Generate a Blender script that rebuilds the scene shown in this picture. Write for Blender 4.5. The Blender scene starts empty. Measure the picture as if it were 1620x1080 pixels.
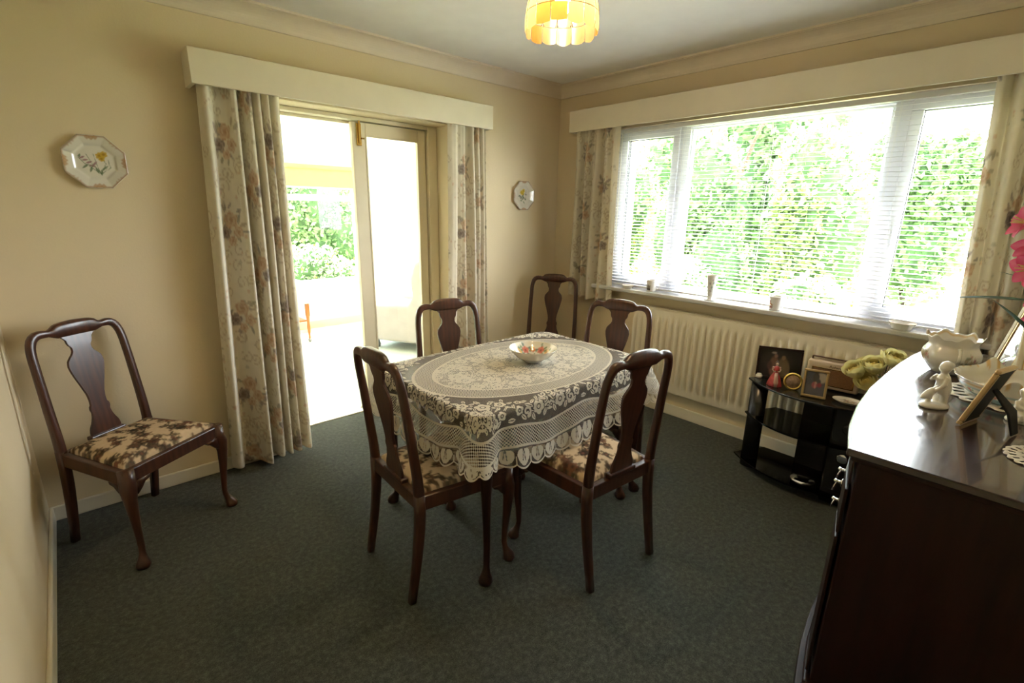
import bpy, bmesh, math, random
import numpy as np
from math import sin, cos, pi, radians, hypot, atan2
from mathutils import Vector, Matrix
random.seed(4)
rng = np.random.default_rng(7)
S = bpy.context.scene
COL = S.collection

# ------------------------------------------------------------------ camera
YAW, PITCH, ROLL, FPX = 0.74053, 0.26508, 0.01757, 767.74
CAM = Vector((-3.247, -3.005, 1.5))
_f = Vector((sin(YAW) * cos(PITCH), cos(YAW) * cos(PITCH), -sin(PITCH)))
_r = Vector((cos(YAW), -sin(YAW), 0))
_u = _r.cross(_f)
_r2 = cos(ROLL) * _r + sin(ROLL) * _u
_u2 = -sin(ROLL) * _r + cos(ROLL) * _u
cd = bpy.data.cameras.new('camera')
cam = bpy.data.objects.new('camera', cd)
COL.objects.link(cam)
M = Matrix((_r2, _u2, -_f)).transposed().to_4x4()
M.translation = CAM
cam.matrix_world = M
cd.sensor_width = 36
cd.lens = FPX / 1620 * 36
cd.clip_start = 0.02
cd.clip_end = 200
S.camera = cam

# ------------------------------------------------------------------ light
EXPOSURE = 4.3
SUN_STRENGTH = 2.0
SKY_STRENGTH = 1.15
LAMP_STRENGTH = 28.0
S.view_settings.view_transform = 'Standard'
S.view_settings.look = 'None'
S.view_settings.gamma = 1
S.view_settings.exposure = EXPOSURE
S.view_settings.use_curve_mapping = False
W = bpy.data.worlds.new('sky')
S.world = W
W.use_nodes = True
wn = W.node_tree
wn.nodes.clear()
wo = wn.nodes.new('ShaderNodeOutputWorld')
wb = wn.nodes.new('ShaderNodeBackground')
tc = wn.nodes.new('ShaderNodeTexCoord')
sx = wn.nodes.new('ShaderNodeSeparateXYZ')
cr = wn.nodes.new('ShaderNodeValToRGB')
cr.color_ramp.elements[0].position = 0.0
cr.color_ramp.elements[0].color = (0.92, 0.96, 1.0, 1)
cr.color_ramp.elements[1].position = 1.0
cr.color_ramp.elements[1].color = (0.72, 0.86, 1.0, 1)
wn.links.new(tc.outputs['Generated'], sx.inputs[0])
wn.links.new(sx.outputs['Z'], cr.inputs[0])
wn.links.new(cr.outputs[0], wb.inputs['Color'])
wb.inputs['Strength'].default_value = SKY_STRENGTH
wn.links.new(wb.outputs[0], wo.inputs[0])

sd = bpy.data.lights.new('sun', 'SUN')
sd.energy = SUN_STRENGTH
sd.angle = radians(1.2)
sd.color = (1.0, 0.95, 0.86)
sun = bpy.data.objects.new('sun', sd)
COL.objects.link(sun)
# the sun stands high on the window side of the house
sun.rotation_euler = Vector((-0.46, -0.30, -1.0)).to_track_quat('-Z', 'Y').to_euler()


def portal(name, loc, rot, sxx, syy):
    l = bpy.data.lights.new(name, 'AREA')
    l.shape = 'RECTANGLE'
    l.size, l.size_y = sxx, syy
    l.cycles.is_portal = True
    o = bpy.data.objects.new(name, l)
    COL.objects.link(o)
    o.location = loc
    o.rotation_euler = rot


portal('window_light_portal', (0.29, -1.75, 1.52), (0, pi / 2, 0), 1.16, 2.3)

# ------------------------------------------------------------------ materials
MATS = {}


def lin(r, g, b):
    f = lambda c: c / 12.92 if c <= .04045 else ((c + .055) / 1.055) ** 2.4
    return (f(r / 255), f(g / 255), f(b / 255))


class NT:
    """small helper round a material's node tree"""
    def __init__(s, name):
        s.m = bpy.data.materials.new(name)
        s.m.use_nodes = True
        s.t = s.m.node_tree
        s.b = s.t.nodes['Principled BSDF']
        s.out = s.t.nodes['Material Output']
        MATS[name] = s.m

    def n(s, typ, **kw):
        x = s.t.nodes.new('ShaderNode' + typ)
        for k, v in kw.items():
            if k.startswith('i_'):
                x.inputs[k[2:].replace('_', ' ')].default_value = v
            else:
                setattr(x, k, v)
        return x

    def l(s, a, b):
        s.t.links.new(a, b)

    def math(s, op, a, b=None):
        x = s.n('Math', operation=op)
        for i, v in enumerate((a, b)):
            if v is None:
                continue
            if isinstance(v, (int, float)):
                x.inputs[i].default_value = v
            else:
                s.l(v, x.inputs[i])
        return x.outputs[0]

    def base(s, col, rough=.5, spec=.5, metal=0.0):
        s.b.inputs['Base Color'].default_value = (*col, 1)
        s.b.inputs['Roughness'].default_value = rough
        s.b.inputs['Specular IOR Level'].default_value = spec
        s.b.inputs['Metallic'].default_value = metal
        return s

    def coords(s, kind='Object', scale=(1, 1, 1)):
        c = s.n('TexCoord')
        mp = s.n('Mapping')
        mp.inputs['Scale'].default_value = scale
        s.l(c.outputs[kind], mp.inputs['Vector'])
        return mp.outputs[0]

    def noise(s, vec, scale, detail=3, rough=.5):
        x = s.n('TexNoise')
        x.inputs['Scale'].default_value = scale
        x.inputs['Detail'].default_value = detail
        x.inputs['Roughness'].default_value = rough
        s.l(vec, x.inputs['Vector'])
        return x.outputs['Fac']

    def ramp(s, fac, stops):
        x = s.n('ValToRGB')
        e = x.color_ramp.elements
        while len(e) < len(stops):
            e.new(.5)
        for i, (p, c) in enumerate(stops):
            e[i].position = p
            e[i].color = (*c, 1)
        s.l(fac, x.inputs[0])
        return x.outputs[0]

    def bump(s, fac, strength=.3, dist=.002):
        x = s.n('Bump')
        x.inputs['Strength'].default_value = strength
        x.inputs['Distance'].default_value = dist
        s.l(fac, x.inputs['Height'])
        s.l(x.outputs[0], s.b.inputs['Normal'])

    def attr(s, name='Col'):
        return s.n('Attribute', attribute_name=name)


def plain(name, col, rough=.5, spec=.5, metal=0, var=.06, scale=9, bump=0, bscale=60, coat=0):
    m = NT(name).base(col, rough, spec, metal)
    v = m.coords()
    f = m.noise(v, scale)
    m.l(m.ramp(f, [(.3, tuple(c * (1 - var) for c in col)), (.7, tuple(min(1, c * (1 + var)) for c in col))]),
        m.b.inputs['Base Color'])
    if bump:
        m.bump(m.noise(v, bscale, 4), bump)
    if coat:
        m.b.inputs['Coat Weight'].default_value = coat
        m.b.inputs['Coat Roughness'].default_value = .06
    return m


def wood(name, dark, light, rough=.3, coat=.3, scale=(14, 14, 1.6), coatr=.12):
    m = NT(name).base(dark, rough, .5 if coat > .1 else .22)
    v = m.coords('Object', scale)
    a = m.noise(v, 2.2, 5, .6)
    w = m.n('TexWave', wave_type='BANDS', bands_direction='X')
    w.inputs['Scale'].default_value = .8
    w.inputs['Distortion'].default_value = 9
    w.inputs['Detail'].default_value = 3
    m.l(v, w.inputs['Vector'])
    f = m.math('ADD', m.math('MULTIPLY', a, .85), m.math('MULTIPLY', w.outputs['Fac'], .15))
    m.l(m.ramp(f, [(.30, dark), (.72, light)]), m.b.inputs['Base Color'])
    m.b.inputs['Coat Weight'].default_value = coat
    m.b.inputs['Coat Roughness'].default_value = coatr
    m.bump(a, .06, .001)
    return m


def painted(name, rough=.5, spec=.5, coat=0, transl=0, weave=0):
    """colour comes from the print stored on the mesh"""
    m = NT(name).base((.8, .8, .8), rough, spec)
    a = m.attr('Col')
    m.l(a.outputs['Color'], m.b.inputs['Base Color'])
    if coat:
        m.b.inputs['Coat Weight'].default_value = coat
        m.b.inputs['Coat Roughness'].default_value = .08
    if weave:
        m.bump(m.noise(m.coords('Object'), weave, 2), .25, .001)
    if transl:
        t = m.n('BsdfTranslucent')
        m.l(a.outputs['Color'], t.inputs['Color'])
        x = m.n('MixShader')
        x.inputs[0].default_value = transl
        m.l(m.b.outputs[0], x.inputs[1])
        m.l(t.outputs[0], x.inputs[2])
        m.l(x.outputs[0], m.out.inputs['Surface'])
    return m


# walls: cream woodchip paper
def wallmat(name, c):
    m = NT(name).base(c, .75, .25)
    v = m.coords()
    f = m.noise(v, 1.3, 3)
    m.l(m.ramp(f, [(.3, tuple(x * .97 for x in c)), (.7, tuple(min(1, x * 1.02) for x in c))]), m.b.inputs['Base Color'])
    m.bump(m.noise(v, 90, 4, .65), .35, .002)
    return m


CREAM = (.78, .65, .435)
wallmat('wall_cream', CREAM)
plain('ceiling_white', (.88, .85, .78), .85, .2, var=.02, bump=.15, bscale=120)
plain('cove_cream', (.79, .69, .55), .7, .25, var=.02)
plain('gloss_cream', (.82, .76, .62), .35, .5, var=.02)
plain('pelmet_cream', (.81, .73, .57), .55, .3, var=.02)
plain('door_cream', (.83, .73, .52), .4, .45, var=.02)
plain('upvc_white', (.80, .81, .87), .25, .5, var=.01)
plain('gasket_black', (.03, .03, .035), .5, .3)
plain('sill_white', (.66, .64, .60), .12, .6, var=.01)
plain('radiator_cream', (.84, .76, .60), .35, .45, var=.02)
plain('slat_white', (.84, .85, .88), .4, .4, var=.01)
plain('cord_white', (.8, .8, .78), .6, .3)
plain('brass', (.62, .38, .10), .25, .5, 1.0)
plain('chrome', (.75, .76, .78), .12, .5, 1.0)
plain('black_plastic', (.012, .012, .013), .22, .5)
plain('caster_grey', (.25, .25, .26), .4, .5)
plain('porcelain', (.82, .78, .68), .12, .6, var=.02, coat=.5)
plain('bone_china', (.86, .84, .78), .12, .6, var=.01, coat=.5)
plain('doily_cotton', (.80, .74, .66), .9, .1, bump=.4, bscale=300)
plain('cons_white', (.86, .84, .76), .7, .3, var=.02)
plain('cons_cream', (.78, .68, .42), .7, .3, var=.02)
plain('blind_cream', (.72, .56, .22), .8, .2, var=.02)
plain('chair_linen', (.50, .45, .42), .9, .1, var=.04, bump=.3, bscale=220)
plain('pink_cloth', (.86, .70, .68), .9, .1, var=.04)
plain('orange_pine', (.55, .20, .05), .35, .5, var=.1)
plain('cons_carpet', (.58, .64, .56), .95, .05, var=.05, scale=40, bump=.5, bscale=300)
plain('gilt', (.62, .44, .22), .3, .5, .85, var=.1)
plain('gilt_bright', (.80, .58, .18), .2, .5, .9, var=.06)
plain('black_card', (.008, .008, .009), .65, .3)
plain('radio_cream', (.66, .52, .38), .5, .4, var=.03, bump=.25, bscale=400)
plain('radio_grille', (.26, .13, .06), .6, .3, var=.2, scale=260, bump=.5, bscale=500)
plain('lead_came', (.07, .04, .02), .5, .3)
plain('radio_dark', (.10, .05, .03), .5, .4)
plain('green_leaf', (.035, .10, .035), .45, .4, var=.3, scale=30)
plain('green_stem', (.05, .10, .03), .5, .4)
plain('petal_yellow', (.86, .78, .30), .6, .3, var=.1, scale=30)
plain('skin_paint', (.72, .48, .36), .25, .5, coat=.4)
plain('hair_brown', (.08, .04, .02), .3, .5)
plain('dress_red', (.50, .06, .06), .25, .5, var=.25, scale=40, coat=.4)
plain('dress_pink', (.62, .36, .28), .25, .5, var=.1, coat=.4)
plain('mug_print_dark', (.10, .09, .08), .3, .5, var=.5, scale=200)
plain('brick_red', (.34, .10, .08), .9, .1, var=.2, scale=6)
plain('roof_slate', (.22, .24, .30), .8, .2, var=.1)
plain('earth', (.16, .12, .08), .95, .05, var=.2, bump=.5, bscale=20)
plain('lawn_green', (.36, .42, .20), .9, .1, var=.25, scale=5, bump=.6, bscale=60)
plain('bark', (.10, .07, .05), .9, .1, var=.3)
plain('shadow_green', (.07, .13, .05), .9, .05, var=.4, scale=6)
plain('flower_pink', (.75, .30, .50), .7, .2)
plain('flower_amber', (.90, .48, .05), .7, .2)
plain('photo_sepia', (.40, .27, .18), .4, .4, var=.4, scale=60)
wood('mahogany', (.034, .011, .0055), (.092, .030, .014), .32, .3)
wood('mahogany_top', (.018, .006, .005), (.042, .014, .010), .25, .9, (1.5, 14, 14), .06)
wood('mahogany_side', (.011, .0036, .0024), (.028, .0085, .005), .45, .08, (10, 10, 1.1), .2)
wood('table_wood', (.018, .0065, .004), (.045, .016, .009), .42, .1)

m = NT('carpet_green').base((.05, .066, .055), .97, .05)
v = m.coords()
f = m.math('ADD', m.math('MULTIPLY', m.noise(v, 200, 3, .7), .4), m.math('MULTIPLY', m.noise(v, 48, 5, .75), .6))
m.l(m.ramp(f, [(.36, (.024, .027, .020)), (.50, (.066, .072, .055)), (.64, (.145, .154, .122))]), m.b.inputs['Base Color'])
m.b.inputs['Sheen Weight'].default_value = .2
m.bump(m.noise(v, 320, 3, .7), .9, .006)


def glassmat(name, tint=(1, 1, 1), gl=.06, rough=0.0):
    m = NT(name)
    m.t.nodes.remove(m.b)
    tr = m.n('BsdfTransparent')
    tr.inputs[0].default_value = (*tint, 1)
    g = m.n('BsdfGlossy')
    g.inputs['Roughness'].default_value = rough
    fr = m.n('Fresnel')
    fr.inputs['IOR'].default_value = 1.45
    x = m.n('MixShader')
    ge = m.n('NewGeometry')
    m.l(m.math('MULTIPLY', fr.outputs[0], m.math('SUBTRACT', 1.0, ge.outputs['Backfacing'])), x.inputs[0])
    m.l(tr.outputs[0], x.inputs[1])
    m.l(g.outputs[0], x.inputs[2])
    m.l(x.outputs[0], m.out.inputs['Surface'])
    return m


glassmat('window_glass')
m = glassmat("smoked_glass", (.03, .03, .032))
m.t.nodes['Fresnel'].inputs['IOR'].default_value = 1.38
glassmat('crystal', (.92, .94, .95))

m = NT('mirror_silver').base((.86, .88, .88), .02, .5, 1.0)

m = NT('net_voile')
m.t.nodes.remove(m.b)
tr = m.n('BsdfTransparent')
tl = m.n('BsdfTranslucent')
tl.inputs[0].default_value = (.95, .93, .85, 1)
df = m.n('BsdfDiffuse')
df.inputs[0].default_value = (.92, .9, .82, 1)
a = m.n('MixShader'); a.inputs[0].default_value = .45
b = m.n('MixShader'); b.inputs[0].default_value = .35
m.l(tl.outputs[0], a.inputs[1]); m.l(df.outputs[0], a.inputs[2])
m.l(a.outputs[0], b.inputs[1]); m.l(tr.outputs[0], b.inputs[2])
m.l(b.outputs[0], m.out.inputs['Surface'])


def leafmat(name, c1, c2):
    m = NT(name)
    v = m.coords()
    col = m.ramp(m.noise(v, 1.6, 3), [(.3, c1), (.7, c2)])
    m.base(c1, .5, .35)
    m.l(col, m.b.inputs['Base Color'])
    t = m.n('BsdfTranslucent')
    m.l(col, t.inputs[0])
    x = m.n('MixShader'); x.inputs[0].default_value = .4
    m.l(m.b.outputs[0], x.inputs[1]); m.l(t.outputs[0], x.inputs[2])
    m.l(x.outputs[0], m.out.inputs['Surface'])


leafmat('leaf_fresh', (.15, .27, .09), (.32, .44, .20))
leafmat('leaf_deep', (.08, .17, .08), (.20, .32, .16))
leafmat('leaf_lime', (.24, .34, .11), (.44, .52, .22))
leafmat('leaf_pale', (.24, .32, .16), (.55, .60, .42))

# capiz shell panels of the lamp shade: thin, translucent
for nm, c in (('shell_pearl', (.17, .128, .07)), ('shell_amber', (.16, .085, .022)), ('shell_yellow', (.30, .19, .01))):
    m = NT(nm)
    v = m.coords()
    col = m.ramp(m.noise(v, 45, 3), [(.3, tuple(x * .9 for x in c)), (.7, c)])
    m.base(c, .25, .5)
    m.l(col, m.b.inputs['Base Color'])
    t = m.n('BsdfTranslucent')
    m.l(col, t.inputs[0])
    x = m.n('MixShader'); x.inputs[0].default_value = .6
    m.l(m.b.outputs[0], x.inputs[1]); m.l(t.outputs[0], x.inputs[2])
    m.l(x.outputs[0], m.out.inputs['Surface'])
m = NT('bulb_lit').base((1, 1, 1))
m.b.inputs['Emission Color'].default_value = (1.0, .70, .36, 1)
m.b.inputs['Emission Strength'].default_value = LAMP_STRENGTH

painted('curtain_print', .9, .1, transl=.22, weave=700)
painted('seat_tapestry', .95, .05, weave=500)
painted('china_print', .12, .6, coat=.5)
painted('photo_print', .25, .5, coat=.3)
painted('petal_print', .6, .3, transl=.25)

# lace: solid motif (R), kind of net (G)
m = NT('lace_cotton').base((.82, .75, .62), .9, .1)
at = m.attr('Col')
sp = m.n('SeparateColor')
m.l(at.outputs['Color'], sp.inputs[0])
uv = m.n('UVMap', uv_map='flat')
su = m.n('SeparateXYZ')
m.l(uv.outputs[0], su.inputs[0])
U, V = su.outputs[0], su.outputs[1]
w2 = 2 * pi
stripe = m.math('GREATER_THAN', m.math('SINE', m.math('MULTIPLY', U, w2 / .0088)), .05)
cross = m.math('GREATER_THAN', m.math('SINE', m.math('MULTIPLY', V, w2 / .0125)), .72)
net0 = m.math('MAXIMUM', stripe, cross)
c1_ = m.math('COSINE', m.math('MULTIPLY', U, w2 / .0145))
c2_ = m.math('COSINE', m.math('MULTIPLY', V, w2 / .0145))
net1 = m.math('LESS_THAN', m.math('MULTIPLY', c1_, c2_), .03)
f1 = m.math('GREATER_THAN', m.math('SINE', m.math('MULTIPLY', U, w2 / .0046)), .15)
f2 = m.math('GREATER_THAN', m.math('SINE', m.math('MULTIPLY', V, w2 / .0046)), .25)
net2 = m.math('MULTIPLY', m.math('MAXIMUM', f1, f2), .30)
G = sp.outputs[1]
g1 = m.math('GREATER_THAN', G, .75)
g2 = m.math('MULTIPLY', m.math('GREATER_THAN', G, .25), m.math('LESS_THAN', G, .75))
g0 = m.math('LESS_THAN', G, .25)
net = m.math('ADD', m.math('ADD', m.math('MULTIPLY', g0, net0), m.math('MULTIPLY', g1, net1)), m.math('MULTIPLY', g2, net2))
solid = m.math('MULTIPLY', m.math('GREATER_THAN', sp.outputs[0], .5), .97)
al = m.math('MAXIMUM', net, solid)
tr = m.n('BsdfTransparent')
tl = m.n('BsdfTranslucent')
tl.inputs[0].default_value = (.82, .75, .62, 1)
a = m.n('MixShader'); a.inputs[0].default_value = .25
m.l(m.b.outputs[0], a.inputs[1]); m.l(tl.outputs[0], a.inputs[2])
b = m.n('MixShader')
m.l(al, b.inputs[0]); m.l(tr.outputs[0], b.inputs[1]); m.l(a.outputs[0], b.inputs[2])
m.l(b.outputs[0], m.out.inputs['Surface'])

# ------------------------------------------------------------------ object helpers


def link(name, me, parent=None):
    o = bpy.data.objects.new(name, me)
    COL.objects.link(o)
    if parent is not None:
        o.parent = parent
    return o


def thing(name, label, cat, loc=(0, 0, 0), rz=0, group=None):
    o = link(name, None)
    o.empty_display_size = .05
    o.location = loc
    o.rotation_euler = (0, 0, rz)
    return tag(o, label, cat, group)


def tag(o, label, cat, group=None):
    o['label'] = label
    o['category'] = cat
    if group:
        o['group'] = group
    return o


def struct(o):
    o['kind'] = 'structure'
    return o


def mesh(name, vf, mat, parent=None, smooth=True, bevel=0, seg=2, col=None, uvs=None, sub=0, mats=None, fmat=None):
    V, F = vf
    me = bpy.data.meshes.new(name)
    if isinstance(F, np.ndarray):
        V = np.asarray(V, np.float32)
        nf, k = F.shape
        me.vertices.add(len(V)); me.vertices.foreach_set('co', V.ravel())
        me.loops.add(nf * k); me.loops.foreach_set('vertex_index', F.astype(np.int32).ravel())
        me.polygons.add(nf)
        me.polygons.foreach_set('loop_start', np.arange(0, nf * k, k, dtype=np.int32))
        me.update(calc_edges=True)
    else:
        me.from_pydata([tuple(v) for v in V], [], [tuple(f) for f in F])
        bm_ = bmesh.new(); bm_.from_mesh(me)
        bmesh.ops.recalc_face_normals(bm_, faces=bm_.faces)
        bm_.to_mesh(me); bm_.free()
    me.validate()
    if mats:
        for x in mats:
            me.materials.append(MATS[x])
        me.polygons.foreach_set('material_index', np.asarray(fmat, np.int32))
    else:
        me.materials.append(MATS[mat])
    if smooth:
        me.polygons.foreach_set('use_smooth', [True] * len(me.polygons))
    if col is not None:
        ca = me.color_attributes.new('Col', 'FLOAT_COLOR', 'POINT')
        c = np.ones((len(me.vertices), 4), np.float32)
        c[:, :3] = col
        ca.data.foreach_set('color', c.ravel())
    if uvs is not None:
        u = me.uv_layers.new(name='flat')
        li = np.empty(len(me.loops), np.int32)
        me.loops.foreach_get('vertex_index', li)
        u.data.foreach_set('uv', np.asarray(uvs, np.float32)[li].ravel())
    o = link(name, me, parent)
    if bevel:
        bm = o.modifiers.new('bevel', 'BEVEL')
        bm.width = bevel; bm.segments = seg; bm.limit_method = 'ANGLE'; bm.angle_limit = radians(40)
        if not smooth:
            pass
    if sub:
        sm = o.modifiers.new('sub', 'SUBSURF'); sm.levels = sub; sm.render_levels = sub
    return o


def join(*parts):
    V, F = [], []
    for v, f in parts:
        n = len(V)
        V += [tuple(x) for x in v]
        F += [tuple(int(i) + n for i in q) for q in f]
    return V, F


def box(x0, x1, y0, y1, z0, z1):
    V = [(x, y, z) for x in (x0, x1) for y in (y0, y1) for z in (z0, z1)]
    F = [(0, 1, 3, 2), (4, 6, 7, 5), (0, 4, 5, 1), (2, 3, 7, 6), (0, 2, 6, 4), (1, 5, 7, 3)]
    return V, F


def xf(vf, loc=(0, 0, 0), rot=(0, 0, 0), scale=(1, 1, 1)):
    from mathutils import Euler
    R = Euler(rot).to_matrix()
    L = Vector(loc)
    return [tuple(R @ Vector((v[0] * scale[0], v[1] * scale[1], v[2] * scale[2])) + L) for v in vf[0]], vf[1]


def gridfaces(nu, nv, wrapu=False):
    """vertex index = i*nv + j, i along u"""
    iu = np.arange(nu if wrapu else nu - 1)
    j = np.arange(nv - 1)
    I, J = np.meshgrid(iu, j, indexing='ij')
    I2 = (I + 1) % nu
    return np.stack([I * nv + J, I2 * nv + J, I2 * nv + J + 1, I * nv + J + 1], -1).reshape(-1, 4)


def lathe(prof, n=32, fr=None):
    """prof: list of (r, z); closed at r=0 ends by a tiny ring"""
    V, F = [], []
    k = len(prof)
    for i in range(n):
        a = 2 * pi * i / n
        for r, z in prof:
            q = max(r, .0004) * (fr(a, z) if fr else 1)
            V.append((q * cos(a), q * sin(a), z))
    for i in range(n):
        i2 = (i + 1) % n
        for j in range(k - 1):
            F.append((i * k + j, i2 * k + j, i2 * k + j + 1, i * k + j + 1))
    return V, F


def sweep(path, A, B=None, hint=(0, 1, 0), n=10, power=2.0, caps=True):
    """tube along path; half width A along hint x tangent, B along hint"""
    P = [Vector(p) for p in path]
    k = len(P)
    if not hasattr(A, '__len__'):
        A = [A] * k
    if B is None:
        B = A
    if not hasattr(B, '__len__'):
        B = [B] * k
    V, F = [], []
    h = Vector(hint)
    for i in range(k):
        t = (P[min(i + 1, k - 1)] - P[max(i - 1, 0)]).normalized()
        s = t.cross(h)
        if s.length < 1e-4:
            s = t.cross(Vector((1, 0, 0)))
        s.normalize()
        b = s.cross(t).normalized()
        for j in range(n):
            a = 2 * pi * (j + .5) / n
            ca, sa = cos(a), sin(a)
            ca = math.copysign(abs(ca) ** (2 / power), ca)
            sa = math.copysign(abs(sa) ** (2 / power), sa)
            V.append(tuple(P[i] + s * (A[i] * ca) + b * (B[i] * sa)))
    for i in range(k - 1):
        for j in range(n):
            j2 = (j + 1) % n
            F.append((i * n + j, i * n + j2, (i + 1) * n + j2, (i + 1) * n + j))
    if caps:
        F.append(tuple(range(n))[::-1])
        F.append(tuple(range((k - 1) * n, k * n)))
    return V, F


def prism(outline, z0, z1):
    n = len(outline)
    V = [(x, y, z0) for x, y in outline] + [(x, y, z1) for x, y in outline]
    F = [tuple(range(n))[::-1], tuple(range(n, 2 * n))]
    F += [(i, (i + 1) % n, n + (i + 1) % n, n + i) for i in range(n)]
    return V, F


def ball(c, r, n=12, m_=8):
    if not hasattr(r, '__len__'):
        r = (r, r, r)
    p = [(sin(pi * j / m_), -cos(pi * j / m_)) for j in range(m_ + 1)]
    V, F = lathe(p, n)
    return [(c[0] + v[0] * r[0], c[1] + v[1] * r[1], c[2] + v[2] * r[2]) for v in V], F


def smooth_interp(x, xs, ys):
    """monotone-ish cubic through points (Catmull-Rom)"""
    xs, ys = np.asarray(xs, float), np.asarray(ys, float)
    d = np.gradient(ys, xs)
    x = np.clip(np.asarray(x, float), xs[0], xs[-1])
    i = np.clip(np.searchsorted(xs, x) - 1, 0, len(xs) - 2)
    h = xs[i + 1] - xs[i]
    t = (x - xs[i]) / h
    return ((2 * t**3 - 3 * t**2 + 1) * ys[i] + (t**3 - 2 * t**2 + t) * h * d[i]
            + (-2 * t**3 + 3 * t**2) * ys[i + 1] + (t**3 - t**2) * h * d[i + 1])


def dup(o, parent=None):
    c = o.copy()
    COL.objects.link(c)
    if parent is not None:
        c.parent = parent
    for ch in list(o.children):
        dup(ch, c)
    return c


# ---- printing helpers: a colour per vertex, in the flat coordinates of the cloth / glaze
def sm(d, w):
    return np.clip(.5 - d / w, 0, 1)


def over(C, mask, col):
    return C * (1 - mask[..., None]) + np.asarray(col) * mask[..., None]


def m_flower(X, Y, cx, cy, r, n=5, rot=0., w=.004):
    dx, dy = X - cx, Y - cy
    rr = np.hypot(dx, dy)
    an = np.arctan2(dy, dx) + rot
    return sm(rr - r * (.74 + .26 * np.abs(np.cos(n * an / 2))), w), rr, an


def m_leaf(X, Y, cx, cy, l, wd, ang, w=.003):
    c, s = cos(ang), sin(ang)
    dx, dy = X - cx, Y - cy
    x, y = dx * c + dy * s, -dx * s + dy * c
    return sm(np.abs(y) - wd * np.clip(1 - (x / l) ** 2, 0, 1) + (np.abs(x) > l) * 1.0, w), x, y


def m_spiral(X, Y, cx, cy, r, turns, th, flip=1, rot=0., w=.003):
    dx, dy = X - cx, (Y - cy) * flip
    rr = np.hypot(dx, dy)
    an = np.arctan2(dy, dx) + rot
    best = np.full(X.shape, 9.)
    for k in range(-1, int(turns) + 2):
        q = (an / (2 * pi) + k)
        rad = r * q / turns
        ok = (q > .15) & (q <= turns)
        best = np.where(ok, np.minimum(best, np.abs(rr - rad)), best)
    return sm(best - th, w)
# ------------------------------------------------------------------ room shell
XL, YR, HC, WT = -3.51, -3.25, 2.47, .28
OX0, OX1, OZ = -2.42, -1.13, 2.06            # door opening
WY0, WY1, WZ0, WZ1 = -2.93, -.60, .93, 2.10  # window opening


def sbox(name, *boxes, mat='wall_cream', bevel=0):
    return struct(mesh(name, join(*[box(*b) for b in boxes]), mat, smooth=False, bevel=bevel))


sbox('floor', (XL - .15, .0 + WT, YR - .15, .295, -.06, 0), mat='carpet_green')
sbox('wall_door', (XL - .15, OX0, 0, WT, 0, HC), (OX1, WT, 0, WT, 0, HC), (OX0, OX1, 0, WT, OZ, HC))
sbox('wall_window', (0, WT, YR - .15, WY0, 0, HC), (0, WT, WY1, 0, 0, HC), (0, WT, WY0, WY1, 0, WZ0), (0, WT, WY0, WY1, WZ1, HC))
sbox('wall_left', (XL - .15, XL, YR - .15, 0, 0, HC))
sbox('wall_rear', (XL, 0, YR - .15, YR, 0, HC))
sbox('ceiling', (XL - .15, WT, YR - .15, WT, HC, HC + .08), mat='ceiling_white')


def cove_profile():
    # (distance from wall, z)
    p = [(0, HC - .085), (.012, HC - .085), (.014, HC - .078)]
    for i in range(9):
        a = pi / 2 * i / 8
        p.append((.014 + .076 * (1 - cos(a)), HC - .078 + .064 * sin(a)))
    p += [(.092, HC - .012), (.104, HC - .012), (.104, HC), (0, HC)]
    return p


def cove(name, p0, p1, nrm):
    pr = cove_profile()
    V = []
    for q in (p0, p1):
        for d, z in pr:
            V.append((q[0] + nrm[0] * d, q[1] + nrm[1] * d, z))
    k = len(pr)
    F = [(i, (i + 1) % k, k + (i + 1) % k, k + i) for i in range(k)] + [tuple(range(k))[::-1], tuple(range(k, 2 * k))]
    struct(mesh(name, (V, F), 'cove_cream', smooth=False))


cove('trim_1', (XL, 0), (0, 0), (0, -1))
cove('trim_2', (0, 0), (0, YR), (-1, 0))
cove('trim_3', (XL, YR), (XL, 0), (1, 0))
cove('trim_4', (0, YR), (XL, YR), (0, 1))


def skirting(name, *boxes):
    struct(mesh(name, join(*[box(*b) for b in boxes]), 'gloss_cream', bevel=.006, smooth=False))


skirting('baseboard_door', (XL, OX0 - .02, -.016, 0, 0, .076), (OX1 + .0, 0, -.016, 0, 0, .076))
skirting('baseboard_window', (-.016, 0, YR, -.016, 0, .085))
skirting('baseboard_left', (XL, XL + .016, YR, -.016, 0, .076))
skirting('baseboard_rear', (XL + .016, -.016, YR, YR + .016, 0, .076))

# ------------------------------------------------------------------ window (white upvc, three lights)
win = struct(link('window_1', None))
win.location = (.065, (WY0 + WY1) / 2, WZ0)
WX = .065


def wpart(name, boxes, mat='upvc_white', parent=win, bevel=.005):
    L = Vector(win.location)
    bs = [(a - L.x, b - L.x, c - L.y, d - L.y, e - L.z, f - L.z) for a, b, c, d, e, f in boxes]
    return mesh(name, join(*[box(*b) for b in bs]), mat, parent, smooth=False, bevel=bevel)


fz0, fz1 = WZ0 + .002, WZ1 - .002
fy0, fy1 = WY0 + .002, WY1 - .002
M1, M2 = -1.147, -2.345   # mullions
wpart('frame', [(.03, .10, fy0, fy1, fz0, fz0 + .042), (.03, .10, fy0, fy1, fz1 - .042, fz1),
                (.03, .10, fy0, fy0 + .045, fz0 + .042, fz1 - .042), (.03, .10, fy1 - .045, fy1, fz0 + .042, fz1 - .042)])
for yc in (M1, M2):
    wpart('mullion', [(.028, .102, yc - .04, yc + .04, fz0 + .04, fz1 - .04)])


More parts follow.
